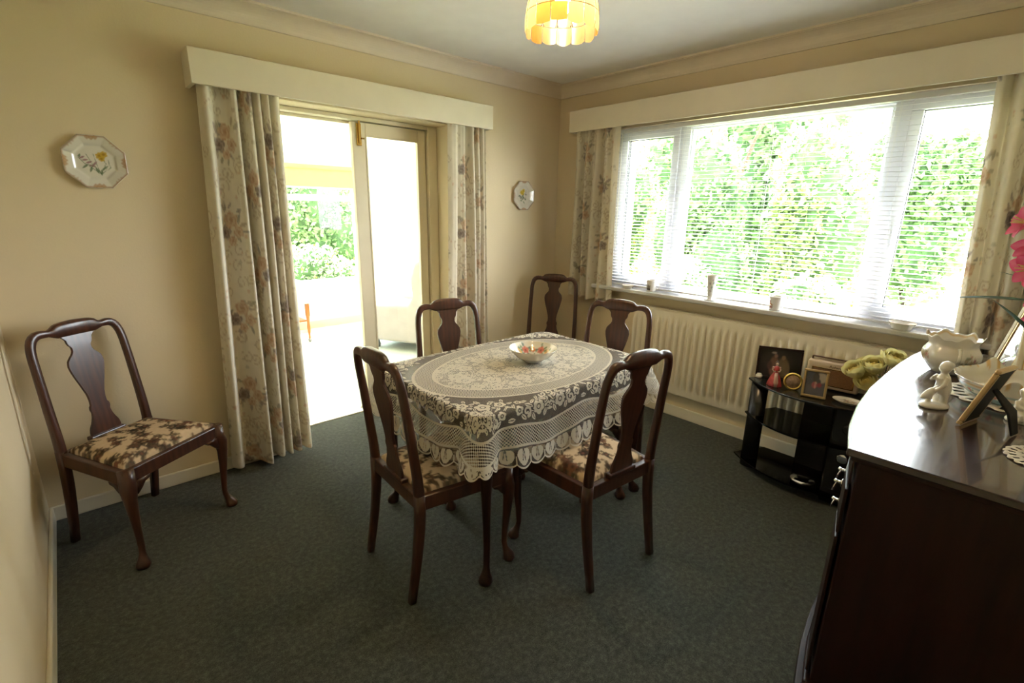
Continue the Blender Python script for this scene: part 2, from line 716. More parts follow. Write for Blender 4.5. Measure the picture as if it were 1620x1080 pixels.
def casement(y0, y1, hy):
    z0, z1 = fz0 + .034, fz1 - .034
    w = .052
    c = wpart('casement', [(.018, .075, y0, y1, z0, z0 + w), (.018, .075, y0, y1, z1 - w, z1),
                           (.018, .075, y0, y0 + w, z0 + w, z1 - w), (.018, .075, y1 - w, y1, z0 + w, z1 - w)])
    wpart('gasket', [(.030, .060, y0 + w - .001, y1 - w + .001, z0 + w - .001, z0 + w + .003), (.030, .060, y0 + w, y1 - w, z1 - w - .003, z1 - w + .001),
                     (.030, .060, y0 + w - .001, y0 + w + .003, z0 + w, z1 - w), (.030, .060, y1 - w - .003, y1 - w + .001, z0 + w, z1 - w)], 'gasket_black', c, 0)
    wpart('pane', [(.042, .046, y0 + w, y1 - w, z0 + w, z1 - w)], 'window_glass', c, 0)
    wpart('handle', [(.008, .018, hy - .012, hy + .012, 1.40, 1.47), (-.000, .008, hy - .008, hy + .008, 1.33, 1.45)], 'upvc_white', c, .003)


casement(M1 + .034, fy1 - .036, M1 + .06)
casement(fy0 + .036, M2 - .034, M2 - .06)
wpart('pane', [(.055, .059, M2 + .048, M1 - .048, fz0 + .05, fz1 - .05)], 'window_glass', win, 0)
g0, g1 = M2 + .04, M1 - .04
wpart('bead', [(.040, .075, g0, g1, fz0 + .042, fz0 + .056), (.040, .075, g0, g1, fz1 - .056, fz1 - .042),
               (.040, .075, g0, g0 + .012, fz0 + .05, fz1 - .05), (.040, .075, g1 - .012, g1, fz0 + .05, fz1 - .05)], 'upvc_white', win, .003)
sill = struct(mesh('windowsill', box(-.125, .028, WY0 + .01, WY1 + .07, .902, .932), 'sill_white', bevel=.008, smooth=False))
sill.name = 'trim_5'

# ------------------------------------------------------------------ venetian blind
bl = thing('venetian_blind', 'white venetian blind with slim open slats across the wide window', 'blind', (-.016, -1.74, 2.06))


def bpart(name, b, mat, bev=.002):
    return mesh(name, box(b[0], b[1], b[2], b[3], b[4], b[5]), mat, bl, smooth=False, bevel=bev)


BW = 1.115
bpart('headrail', (-.014, .016, -BW, BW, 0, .028), 'slat_white')
PITCHZ, NS = .0242, 45
sv, sf = [], []
for s in (-1, 1):
    for k in range(5):
        q = -1 + k / 2
        sv.append((.0125 * q, s * BW, .0018 * (1 - q * q) + .0016 * q))
        sv.append((.0125 * q, s * BW, .0018 * (1 - q * q) + .0016 * q - .0005))
for k in range(4):
    a = 2 * k
    sf.append((a, a + 2, a + 12, a + 10)); sf.append((a + 1, a + 11, a + 13, a + 3))
sf += [(0, 10, 11, 1), (8, 9, 19, 18)]
slat0 = mesh('slat', (sv, sf), 'slat_white', bl, smooth=True)
slat0.location = (0, 0, -PITCHZ)
for k in range(1, NS):
    c = slat0.copy(); COL.objects.link(c); c.parent = bl
    c.location = (0, 0, -PITCHZ * (k + 1))
zb = -PITCHZ * (NS + 1)
bpart('bottom_rail', (-.013, .013, -BW, BW, zb - .006, zb + .006), 'slat_white')
for yy in (-1.02, -.60, .0, .57, 1.02):
    mesh('ladder_cord', join(box(-.0148, -.0138, yy - .0009, yy + .0009, zb, 0), box(.0138, .0148, yy - .0009, yy + .0009, zb, 0)), 'cord_white', bl, smooth=False)
mesh('tilt_wand', sweep([(-.03, 1.06, .0), (-.031, 1.06, -.85)], .0035, n=6), 'cord_white', bl)

# ------------------------------------------------------------------ pelmets


def pelmet(name, label, L, along, z0, z1, d=.15):
    """board box: front, top and two ends; along 'x' on the door wall, 'y' on the window wall"""
    t = thing(name, label, 'pelmet', ((L[0] + L[1]) / 2, 0, z1) if along == 'x' else (0, (L[0] + L[1]) / 2, z1))
    h = (L[1] - L[0]) / 2
    H = z1 - z0
    if along == 'x':
        mk = lambda a, b, c, e, f, g: (a, b, c, e, f, g)
        fr = (-h, h, -d, -d + .018, -H, 0); tp = (-h, h, -d + .018, -.001, -.018, 0)
        en = [(-h, -h + .018, -d + .018, -.001, -H, -.018), (h - .018, h, -d + .018, -.001, -H, -.018)]
        rail = (-h + .03, h - .03, -.10, -.085, -.034, -.018)
    else:
        fr = (-d, -d + .018, -h, h, -H, 0); tp = (-d + .018, -.001, -h, h, -.018, 0)
        en = [(-d + .018, -.001, -h, -h + .018, -H, -.018), (-d + .018, -.001, h - .018, h, -H, -.018)]
        rail = (-.10, -.085, -h + .03, h - .03, -.034, -.018)
    mesh('front_board', box(*fr), 'pelmet_cream', t, smooth=False, bevel=.003)
    mesh('top_board', box(*tp), 'pelmet_cream', t, smooth=False)
    for e in en:
        mesh('end_board', box(*e), 'pelmet_cream', t, smooth=False)
    mesh('curtain_track', box(*rail), 'cord_white', t, smooth=False)
    return t


pelmet('pelmet', 'long cream pelmet board over the glazed door', (-2.685, -.855), 'x', 2.045, 2.20)
pelmet('pelmet', 'long cream pelmet board over the wide window', (-3.20, -.24), 'y', 2.092, 2.247)

# ------------------------------------------------------------------ curtains


def curtain_paint(X, Y, seed=0):
    """printed cotton: cream ground, clusters of faded roses and scrolling stems"""
    r = random.Random(seed)
    base = np.array((.88, .81, .66))
    C = np.ones(X.shape + (3,)) * base
    mott = .5 + .5 * np.sin(X * 61 + 2 * np.sin(Y * 37)) * np.sin(Y * 53 + 2 * np.sin(X * 29))
    C *= (1 - .05 * mott)[..., None]
    x0, x1, y0, y1 = X.min(), X.max(), Y.min(), Y.max()
    tw, th = .31, .44
    i = 0
    xx = x0 - .1
    while xx < x1 + .2:
        yy = y0 - .2 + (th / 2 if i % 2 else 0)
        while yy < y1 + .2:
            cx, cy = xx + r.uniform(-.015, .015), yy + r.uniform(-.02, .02)
            loc = (np.abs(X - cx) < .19) & (np.abs(Y - cy) < .26)
            if loc.any():
                x, y, c = X[loc], Y[loc], C[loc]
                for k in range(10):
                    m, _, _ = m_spiral(x, y, cx + r.uniform(-.13, .13), cy + r.choice((-1, 1)) * r.uniform(.10, .22), r.uniform(.025, .045), 1.5, .003, r.choice((-1, 1)), r.uniform(0, 6)), 0, 0
                    c = over(c, m * .75, (.60, .49, .35))
                for k in range(20):
                    a = r.uniform(0, 6.28)
                    d = r.uniform(.04, .10)
                    m, _, _ = m_leaf(x, y, cx + d * cos(a), cy + d * sin(a) * 1.1, r.uniform(.018, .03), r.uniform(.006, .011), a + r.uniform(-.7, .7))
                    c = over(c, m * .75, r.choice(((.36, .32, .22), (.28, .26, .22), (.46, .41, .29), (.40, .32, .27), (.50, .40, .28))))
                for k, (dx, dy, q) in enumerate(((0, .038, .044), (-.042, -.026, .038), (.042, -.024, .036), (.0, -.07, .026))):
                    dk = k == (i % 3)
                    m, rr, an = m_flower(x, y, cx + dx, cy + dy, q, 5, r.uniform(0, 6))
                    c = over(c, m * .85, (.40, .32, .27) if dk else (.73, .56, .38))
                    w = np.sin(rr / q * 13 + an * 2) > .35
                    c = over(c, m * w * .6, (.22, .18, .16) if dk else (.60, .37, .24))
                    c = over(c, sm(rr - q * .25, .006) * .7, (.20, .15, .13) if dk else (.52, .28, .16))
                for k in range(16):
                    a = r.uniform(0, 6.28); d = r.uniform(.08, .18)
                    m, _, _ = m_flower(x, y, cx + d * cos(a), cy + d * sin(a) * 1.3, r.uniform(.006, .013), 5, a)
                    c = over(c, m * .6, r.choice(((.58, .48, .33), (.70, .48, .32), (.52, .48, .36))))
                C[loc] = c
            yy += th
        xx += tw
        i += 1
    return np.clip(C, 0, 1)


def curtain(label, axis, top, bot, ztop, zbot, folds, d0=.09, amp_b=1.3, seed=1, nu=300, nv=210):
    """folds: list of (fraction across, depth) ; axis 'x' hangs on the door wall, 'y' on the window wall"""
    t = thing('curtain', label, 'curtain', ((top[0] + top[1]) / 2, 0, ztop) if axis == 'x' else (0, (top[0] + top[1]) / 2, ztop), group=None)
    u = np.linspace(0, 1, nu)
    fx = np.array([f[0] for f in folds]); fd = np.array([f[1] for f in folds])
    dep = smooth_interp(u, fx, fd)
    # pinch: overlap folds sideways a little so they round
    v = np.linspace(0, 1, nv)[None, :]
    U = u[:, None]
    Wt, Wb = top[1] - top[0], bot[1] - bot[0]
    X = (top[0] + Wt * U) * (1 - v) + (bot[0] + Wb * U) * v
    D = dep[:, None] * (.55 + .45 * np.minimum(v * 3, 1) + (amp_b - 1) * v) + d0 + .006 * np.sin(9 * U + 4 * v) + .010 * np.sin(3.1 * v + 11 * U) * v
    Z = ztop + (zbot - ztop) * v + 0 * U + .008 * np.sin(U * 23) * v ** 6
    ds = np.hypot(np.gradient(dep), Wb / nu)
    s = np.cumsum(ds)
    col = curtain_paint(np.repeat(s[:, None], nv, 1), Z, seed)
    o = np.array(t.location)
    P = np.empty((nu, nv, 3))
    if axis == 'x':
        P[..., 0] = X; P[..., 1] = -D
    else:
        P[..., 0] = -D; P[..., 1] = X
    P[..., 2] = Z
    P -= o
    F = gridfaces(nu, nv)
    m_ = mesh('drape', (P.reshape(-1, 3), F), 'curtain_print', t, col=col.reshape(-1, 3))
    so = m_.modifiers.new('thick', 'SOLIDIFY'); so.thickness = .002
    # gathered heading tape
    k = 60
    hp = [((top[0] + Wt * i / (k - 1)) - (o[0] if axis == 'x' else o[1]), float(np.interp(i / (k - 1), u, dep)) * .55 + d0) for i in range(k)]
    path = [((a, -b, .0) if axis == 'x' else (-b, a, .0)) for a, b in hp]
    mesh('heading_tape', sweep(path, .004, .014, hint=(0, 0, 1), n=6), 'pelmet_cream', t)
    return t


fl = [(0, -.01), (.05, .035), (.11, .03), (.15, -.02), (.24, -.028), (.32, .0), (.38, .045), (.44, .035), (.475, -.05), (.53, -.04), (.57, .03), (.62, .02), (.655, -.03),
      (.69, .025), (.73, .02), (.76, -.03), (.80, .022), (.84, .02), (.865, -.028), (.91, .015), (.95, .02), (1.0, -.02)]
curtain('floral curtain at left of the glazed door, nearest the chair in the corner', 'x', (-2.652, -2.28), (-2.735, -2.285), 2.14, .035, fl, seed=3)
fr_ = [(0, .0), (.10, .02), (.19, .022), (.24, -.01), (.34, .012), (.42, .02), (.47, -.025), (.55, -.01), (.60, .028), (.65, .018), (.69, -.03), (.74, .022), (.79, .014), (.83, -.035), (.87, .018),
       (.91, .02), (.94, -.03), (1.0, .012)]
curtain('floral curtain between the glazed door and the small wall plate', 'x', (-1.205, -.880), (-1.245, -.848), 2.14, .035, fr_, seed=8)
fw = [(0, -.01), (.08, .02), (.15, .015), (.19, -.028), (.28, .01), (.34, .022), (.39, -.03), (.46, .004), (.52, .028), (.58, .01), (.62, -.03), (.70, .018), (.78, .026), (.84, -.02), (.90, .018), (1, .0)]
fw_r = [(1 - a, b) for a, b in fw][::-1]
curtain('short floral curtain at the corner end of the wide window', 'y', (-.70, -.275), (-.715, -.262), 2.19, .805, fw_r, d0=.098, seed=12, nv=150)
curtain('short floral curtain behind the flower sprays at the sideboard end of the window', 'y', (-3.14, -2.675), (-3.16, -2.765), 2.19, .835,
        [(0, 0), (.07, .025), (.14, -.02), (.22, .025), (.30, -.025), (.38, .028), (.46, .02), (.50, -.03), (.58, .03), (.66, .02), (.70, -.035), (.78, .03), (.84, .018), (.88, -.03), (.94, .022), (1, .0)],
        d0=.096, amp_b=1.5, seed=17, nv=150)

# ------------------------------------------------------------------ glazed door
sbox('trim_6', (OX0 - .02, OX1 + .02, .272, .305, 0, .008), mat='gloss_cream')          # threshold strip
door = struct(link('door_1', None)); door.location = (-1.775, .2, 0)


def dpart(name, bs, mat='door_cream', parent=door, bevel=.004):
    return mesh(name, join(*[box(a + 1.775, b + 1.775, c - .2, d - .2, e, f) for a, b, c, d, e, f in bs]), mat, parent, smooth=False, bevel=bevel)


dpart('frame', [(OX0 + .001, OX0 + .075, .155, .255, 0, OZ - .001), (OX1 - .075, OX1 - .001, .155, .255, 0, OZ - .001), (OX0 + .075, OX1 - .075, .155, .255, 2.035, OZ - .001)])
dpart('stop', [(OX1 - .092, OX1 - .075, .225, .255, .01, 2.035), (OX0 + .075, OX1 - .075, .225, .255, 2.018, 2.035)])
LX0, LX1 = -1.760, -1.210
leaf = dpart('leaf', [(LX0, LX0 + .093, .182, .222, .012, 2.03), (LX1 - .062, LX1, .182, .222, .012, 2.03),
                      (LX0 + .093, LX1 - .062, .182, .222, 1.95, 2.03), (LX0 + .093, LX1 - .062, .182, .222, .012, .20)])
dpart('pane', [(LX0 + .093, LX1 - .062, .200, .205, .20, 1.95)], 'window_glass', leaf, 0)
dpart('bead', [(LX0 + .088, LX0 + .100, .178, .186, .20, 1.95), (LX1 - .069, LX1 - .057, .178, .186, .20, 1.95), (LX0 + .093, LX1 - .06, .178, .186, 1.943, 1.955), (LX0 + .093, LX1 - .06, .178, .186, .195, .207)], 'door_cream', leaf, .002)
dpart('bolt', [(LX0 + .030, LX0 + .060, .172, .182, 1.885, 2.02), (LX0 + .039, LX0 + .051, .163, .173, 1.90, 2.045), (LX0 + .055, LX0 + .075, .160, .170, 1.925, 1.935)], 'brass', leaf, .002)
# second leaf, swung open into the garden room behind the left curtain
lf2 = dpart('leaf', [(OX0 + .08, OX0 + .12, .26, .80, .012, .20), (OX0 + .08, OX0 + .12, .26, .80, 1.95, 2.03), (OX0 + .08, OX0 + .12, .26, .34, .20, 1.95), (OX0 + .08, OX0 + .12, .72, .80, .20, 1.95)])
dpart('pane', [(OX0 + .098, OX0 + .103, .34, .72, .20, 1.95)], 'window_glass', lf2, 0)

# ------------------------------------------------------------------ garden room beyond the door
CX0, CX1, CY = -3.6, .70, 3.15
sbox('floor.001', (CX0, CX1, .295, CY, -.06, -.001), mat='cons_carpet')
sbox('wall_garden', (CX0, CX1, CY, CY + .2, 0, .55), (-.35, CX1, CY, CY + .2, .55, 2.35), (CX0, -.35, CY, CY + .2, 1.98, 2.35), mat='cons_white')
sbox('baseboard_garden', (CX0, CX1, CY - .015, CY, 0, .09), mat='cons_cream')
sbox('wall_side', (CX1, CX1 + .15, .28, CY + .2, 0, .55), (CX1, CX1 + .15, .28, .7, .55, 2.4), (CX1, CX1 + .15, .7, CY + .2, 2.05, 2.4), (CX1, CX1 + .15, 3.0, CY + .2, .55, 2.05), mat='cons_white')
sbox('wall_far', (CX0 - .15, CX0, .28, CY + .2, 0, 2.4), mat='cons_white')
# sloping roof: translucent insulated panels between bars
V, F = box(CX0 - .2, CX1 + .3, .28, CY + .25, 0, .03)
V = [(x, y, z + 2.38 - (y - .28) * .105) for x, y, z in V]
mt = NT('roof_panel').base((.88, .85, .76), .7, .2)
tl = mt.n('BsdfTranslucent'); tl.inputs[0].default_value = (.95, .92, .84, 1)
xm = mt.n('MixShader'); xm.inputs[0].default_value = .24
mt.l(mt.b.outputs[0], xm.inputs[1]); mt.l(tl.outputs[0], xm.inputs[2]); mt.l(xm.outputs[0], mt.out.inputs['Surface'])
struct(mesh('ceiling.001', (V, F), 'roof_panel', smooth=False))
w2_ = struct(link('window_2', None)); w2_.location = (-1.975, CY + .06, .55)


def gpart(name, bs, mat='upvc_white', parent=w2_, bevel=.005):
    L = w2_.location
    return mesh(name, join(*[box(a - L[0], b - L[0], c - L[1], d - L[1], e - L[2], f - L[2]) for a, b, c, d, e, f in bs]), mat, parent, smooth=False, bevel=bevel)


y0, y1 = CY + .03, CY + .10
gpart('frame', [(CX0, -.35, y0, y1, .552, .60), (CX0, -.35, y0, y1, 1.93, 1.978), (CX0, CX0 + .05, y0, y1, .60, 1.93), (-.40, -.35, y0, y1, .60, 1.93)])
gpart('transom', [(CX0 + .05, -.40, y0, y1, 1.565, 1.635)])
xs = [CX0 + .05, -2.75, -1.62, -.40]
for i in range(3):
    if i < 2:
        gpart('mullion', [(xs[i + 1] - .025, xs[i + 1] + .025, y0 + .002, y1 - .002, .60, 1.93)])
    gpart('pane', [(xs[i], xs[i + 1], CY + .06, CY + .065, .60, 1.565)], 'window_glass', w2_, 0)
    gpart('pane', [(xs[i], xs[i + 1], CY + .06, CY + .065, 1.635, 1.93)], 'window_glass', w2_, 0)
sbox('trim_7', (CX0, -.30, CY - .06, CY + .03, .535, .562), mat='sill_white', bevel=.004)
# side window with voile
w3 = struct(link('window_3', None)); w3.location = (CX1 + .07, 1.85, .55)
for nm, b, mm in (('frame', [(-.03, .03, -1.15, 1.15, .002, .05), (-.03, .03, -1.15, 1.15, 1.45, 1.498), (-.03, .03, -1.15, -1.10, .05, 1.45), (-.03, .03, 1.10, 1.15, .05, 1.45)], 'upvc_white'),
                  ('mullion', [(-.03, .03, -.03, .03, .05, 1.45)], 'upvc_white'), ('pane', [(-.003, .003, -1.10, -.03, .05, 1.45)], 'window_glass'), ('pane', [(-.003, .003, .03, 1.10, .05, 1.45)], 'window_glass')):
    mesh(nm, join(*[box(*q) for q in b]), mm, w3, smooth=False)
nv_ = thing('net_curtain', 'sheer white net curtain along the side window of the bright garden room', 'curtain', (CX1 - .10, 1.85, 2.06))
nu, nn = 240, 12
u = np.linspace(-1.2, 1.2, nu)
P = np.empty((nu, nn, 3))
P[..., 1] = u[:, None]
P[..., 0] = (.022 * np.sin(u * 52) + .008 * np.sin(u * 23))[:, None] * np.linspace(.7, 1.2, nn)[None]
P[..., 2] = np.linspace(0, -1.9, nn)[None]
mesh('voile', (P.reshape(-1, 3), gridfaces(nu, nn)), 'net_voile', nv_)
mesh('rod', sweep([(0, -1.26, .012), (0, 1.26, .012)], .012, n=8), 'cord_white', nv_)
mesh('gathered_valance', (np.stack([P[..., 0] - .02, P[..., 1], P[..., 2] * .1 + .02], -1).reshape(-1, 3), gridfaces(nu, nn)), 'blind_cream', nv_)
rb = thing('roller_blind', 'cream roller blind half drawn at the top of the garden room window', 'blind', (-1.9, CY - .02, 1.93))
mesh('fabric', box(-1.6, 1.5, -.003, 0, -.21, 0), 'blind_cream', rb, smooth=False)
mesh('roller', sweep([(-1.62, -.005, .02), (1.52, -.005, .02)], .025, n=12), 'blind_cream', rb)
mesh('bottom_bar', box(-1.6, 1.5, -.008, .005, -.225, -.205), 'upvc_white', rb, smooth=False, bevel=.003)


# wing armchair
def rbox(x0, x1, y0, y1, z0, z1):
    return box(x0, x1, y0, y1, z0, z1)


ac = thing('wing_armchair', 'pale wing armchair seen through the glass of the closed door leaf', 'armchair', (-.37, 1.72, 0), atan2(.48, .88))
# local: x right, y forward, left side faces the dining room
for s in (-1, 1):
    side = [(-.40, .10), (.40, .10), (.41, .42), (.38, .49), (-.10, .51), (-.16, .60), (-.14, .80), (-.20, .95), (-.32, 1.02), (-.42, 1.02), (-.45, .5)]
    v, f = prism(side, 0, .13)
    v = [((s * .36 + (z - .065)), x, y) for x, y, z in v]
    mesh('arm_and_wing', (v, f), 'chair_linen', ac, bevel=.035, seg=4)
mesh('back', xf(box(-.30, .30, -.46, -.26, .10, 1.04), (0, 0, 0), (radians(4), 0, 0)), 'chair_linen', ac, bevel=.05, seg=4)
mesh('seat_base', box(-.295, .295, -.27, .38, .10, .30), 'chair_linen', ac, bevel=.02, seg=3)
mesh('seat_cushion', box(-.285, .285, -.25, .40, .305, .45), 'chair_linen', ac, bevel=.045, seg=4)
for x, y in ((-.34, .34), (.34, .34), (-.34, -.38), (.34, -.38)):
    mesh('foot', lathe([(0, 0), (.026, 0), (.034, .03), (.024, .065), (.03, .105), (0, .105)], 14), 'caster_grey', ac).location = (x, y, 0)
# little side table under a pink cloth, on castors
pt = thing('trolley_table', 'small orange pine table on castors under a pink cloth in the garden room', 'table', (-1.63, 2.72, 0), radians(4))
for x, y in ((.28, -.22), (-.28, -.22), (.28, .22), (-.28, .22)):
    lg = mesh('leg', join(box(x - .019, x + .019, y - .019, y + .019, .30, .655),
                          xf(lathe([(0, .04), (.011, .04), (.014, .10), (.019, .17), (.014, .22), (.020, .30), (0, .30)], 12), (x, y, 0))), 'orange_pine', pt, smooth=False, bevel=.003)
    mesh('castor', xf(lathe([(0, -.012), (.014, -.012), (.0205, -.006), (.0205, .006), (.014, .012), (0, .012)], 14), (x, y, .021), (0, pi / 2, 0)), 'caster_grey', lg)
mesh('shelf', box(-.27, .27, -.21, .21, .235, .255), 'orange_pine', pt, smooth=False, bevel=.004)
mesh('tabletop', box(-.31, .31, -.25, .25, .655, .675), 'orange_pine', pt, smooth=False, bevel=.004)
pc = tag(link('table_cloth', None), 'pink cloth draped over the pine table in the garden room', 'tablecloth')
pc.location = (-1.63, 2.72, .677); pc.rotation_euler = (0, 0, radians(4))
n = 120
ring = []
for i in range(n):
    a = 2 * pi * i / n
    c_, s_ = cos(a), sin(a)
    k = max(abs(c_) / .315, abs(s_) / .255)
    ring.append((c_ / k, s_ / k, a))
Vc, Fc = [(0, 0, .002)], []
for lev, (k, z) in enumerate(((.5, .002), (1, .002), (1.03, -.01), (1.06, -.10), (1.10, -.225))):
    for x, y, a in ring:
        w = 1 + (.03 * sin(14 * a) if lev > 2 else 0)
        Vc.append((x * k * w, y * k * w, z))
for i in range(n):
    Fc.append((0, 1 + i, 1 + (i + 1) % n))
    for l in range(4):
        Fc.append((1 + l * n + i, 1 + (l + 1) * n + i, 1 + (l + 1) * n + (i + 1) % n, 1 + l * n + (i + 1) % n))
mesh('drape', (Vc, Fc), 'pink_cloth', pc)

# ------------------------------------------------------------------ garden
struct(mesh('ground', join(box(-14, 40, -30, 40, -.45, -.30)), 'lawn_green', smooth=False))


def shrub(name, label, cat, loc, size, nleaf, mat, lsize=.04, flowers=None, nfl=0, seed=0):
    t = thing(name, label, cat, loc)
    r = np.random.default_rng(seed)
    nb = 9
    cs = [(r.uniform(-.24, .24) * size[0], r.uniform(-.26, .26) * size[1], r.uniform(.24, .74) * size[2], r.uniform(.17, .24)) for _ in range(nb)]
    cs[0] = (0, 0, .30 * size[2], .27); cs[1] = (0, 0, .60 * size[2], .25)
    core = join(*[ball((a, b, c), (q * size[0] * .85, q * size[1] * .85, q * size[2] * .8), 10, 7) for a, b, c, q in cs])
    mesh('shaded_core', core, 'shadow_green', t)  # solid balls whose dark green stands in for the shade between the leaves
    n = nleaf
    k = r.integers(0, nb, n)
    d = r.normal(size=(n, 3)); d /= np.linalg.norm(d, axis=1)[:, None]
    A = np.array(cs)
    rad = r.uniform(.80, 1.22, n)[:, None]
    c = A[k, :3] + d * rad * np.stack([A[k, 3] * size[0], A[k, 3] * size[1], A[k, 3] * size[2] * .95], -1)
    c[:, 2] = np.maximum(c[:, 2], .03)

    def quads(c, ls, dd):
        nn = len(c)
        a = r.normal(size=(nn, 3)) + dd * .5; a /= np.linalg.norm(a, axis=1)[:, None]
        b = np.cross(a, r.normal(size=(nn, 3))); b /= np.linalg.norm(b, axis=1)[:, None]
        l = (ls * r.uniform(.6, 1.4, nn))[:, None]
        V = np.stack([c - a * l, c + b * l * .5, c + a * l, c - b * l * .5], 1).reshape(-1, 3)
        return V, np.arange(nn * 4).reshape(-1, 4)
    f = mesh('foliage', quads(c, lsize, d), mat, t, smooth=False)
    f['kind'] = 'stuff'
    mesh('stem', join(*[sweep([(0, 0, 0), (a * .4, b * .4, c_ * .5), (a, b, c_)], [.03, .02, .01], n=6) for a, b, c_, _ in cs[:4]]), 'bark', t)
    if flowers:
        i = r.choice(n, nfl, replace=False)
        o = mesh('blossom', quads(c[i] + d[i] * .05, lsize * .9, d[i]), flowers, t, smooth=False)
        o['kind'] = 'stuff'
    return t


G0 = -.30
shrub('garden_shrub', 'yellow green bush behind the left pane of the wide window', 'shrub', (2.9, 1.62, G0), (1.7, 1.5, 3.2), 9000, 'leaf_lime', .040, 'flower_amber', 60, 1)
shrub('garden_shrub', 'fresh green bush behind the left half of the middle window pane', 'shrub', (2.8, .00, G0), (1.7, 1.5, 3.1), 9500, 'leaf_fresh', .040, 'flower_pink', 60, 2)
shrub('garden_shrub', 'light green bush behind the right half of the middle window pane', 'shrub', (2.9, -1.25, G0), (1.7, 1.4, 3.0), 9000, 'leaf_lime', .040, 'flower_amber', 40, 4)
shrub('garden_shrub', 'pale flowering bush low in front of the middle window pane', 'shrub', (1.35, -.55, G0), (.85, 1.15, 1.55), 5500, 'leaf_pale', .034, 'flower_pink', 90, 3)
shrub('garden_shrub', 'pale green bush low in front of the right mullion of the wide window', 'shrub', (1.35, -1.85, G0), (.85, 1.2, 1.40), 5500, 'leaf_pale', .034, 'flower_amber', 60, 13)
shrub('garden_shrub', 'pale low bush in front of the right window pane beside the lawn', 'shrub', (1.45, -3.05, G0), (.9, 1.0, 1.25), 4500, 'leaf_pale', .034, None, 0, 14)
shrub('garden_shrub', 'green bush across the lawn behind the right window pane', 'shrub', (9.5, -1.1, G0), (2.6, 2.6, 4.0), 9000, 'leaf_fresh', .085, None, 0, 5)
shrub('garden_shrub', 'lime bush across the lawn at the far right of the wide window', 'shrub', (9.8, -4.2, G0), (2.6, 3.2, 3.4), 8000, 'leaf_lime', .085, None, 0, 6)
shrub('garden_tree', 'tall leafy tree behind the bushes of the middle window pane', 'tree', (8.6, 3.6, G0), (3.2, 3.4, 5.6), 9000, 'leaf_lime', .085, None, 0, 7)
shrub('garden_tree', 'tall pale tree behind the left window pane', 'tree', (5.4, 5.2, G0), (3.0, 2.6, 5.0), 7000, 'leaf_fresh', .085, None, 0, 8)
shrub('garden_tree', 'leafy tree showing between the two bushes of the middle window pane', 'tree', (6.1, .35, G0), (2.6, 2.8, 5.2), 9000, 'leaf_fresh', .075, None, 0, 15)
tt = thing('bare_tree', 'dark branching tree trunk seen through the top of the middle pane', 'tree', (4.4, .55, G0))
mesh('trunk', sweep([(0, 0, 0), (.05, .02, 1.2), (-.05, .1, 2.4), (.02, .2, 3.9)], [.09, .07, .05, .03], n=8), 'bark', tt)
for p in ([(0, .05, 1.5), (-.1, .5, 2.4), (.0, .7, 3.2)], [(0, .0, 1.8), (-.2, -.4, 2.8), (0, -.6, 3.5)], [(-.05, .1, 2.2), (-.2, .3, 3.1), (-.1, .4, 3.9)]):
    mesh('branch', sweep(p, [.04, .025, .012], n=6), 'bark', tt)
shrub('garden_shrub', 'grassy green bush outside the garden room window', 'shrub', (.10, 5.7, G0), (2.2, 1.5, 3.1), 10000, 'leaf_fresh', .05, None, 0, 9)
shrub('garden_shrub', 'dark green bush at the back of the garden room view', 'shrub', (2.0, 7.8, G0), (2.6, 1.8, 3.8), 8000, 'leaf_deep', .055, None, 0, 10)
shrub('garden_shrub', 'pale yellow flowering bush low outside the garden room window', 'shrub', (-.75, 4.2, G0), (1.9, 1.1, 1.45), 7000, 'leaf_pale', .034, 'flower_amber', 160, 11)
shrub('garden_shrub', 'tall dark bush outside the garden room at left', 'shrub', (-3.4, 5.8, G0), (2.6, 2.0, 3.2), 7000, 'leaf_deep', .06, None, 0, 12)
hs = thing('street_house', 'distant red brick house behind the top of the right window pane', 'building', (15.5, -2.75, G0))
mesh('wall', box(-1.6, 1.6, -1.2, 1.2, 0, 5.3), 'brick_red', hs, smooth=False)
mesh('roof', ([(-1.8, -1.35, 5.3), (1.8, -1.35, 5.3), (1.8, 1.35, 5.3), (-1.8, 1.35, 5.3), (-1.8, 0, 6.5), (1.8, 0, 6.5)],
              [(0, 1, 5, 4), (2, 3, 4, 5), (0, 4, 3), (1, 2, 5), (0, 3, 2, 1)]), 'roof_slate', hs, smooth=False)
wf = mesh('window', box(-1.66, -1.60, -.5, .5, 3.9, 4.8), 'upvc_white', hs, smooth=False)
mesh('pane', box(-1.665, -1.655, -.42, .42, 3.98, 4.72), 'roof_slate', wf, smooth=False)
# ------------------------------------------------------------------ dining chairs


def back_y(z):
    return float(smooth_interp(z, [0, .12, .30, .42, .50, .65, .80, .90, .965, 1.02], [0, .020, .044, .050, .046, .030, .012, -.002, -.012, -.022]))


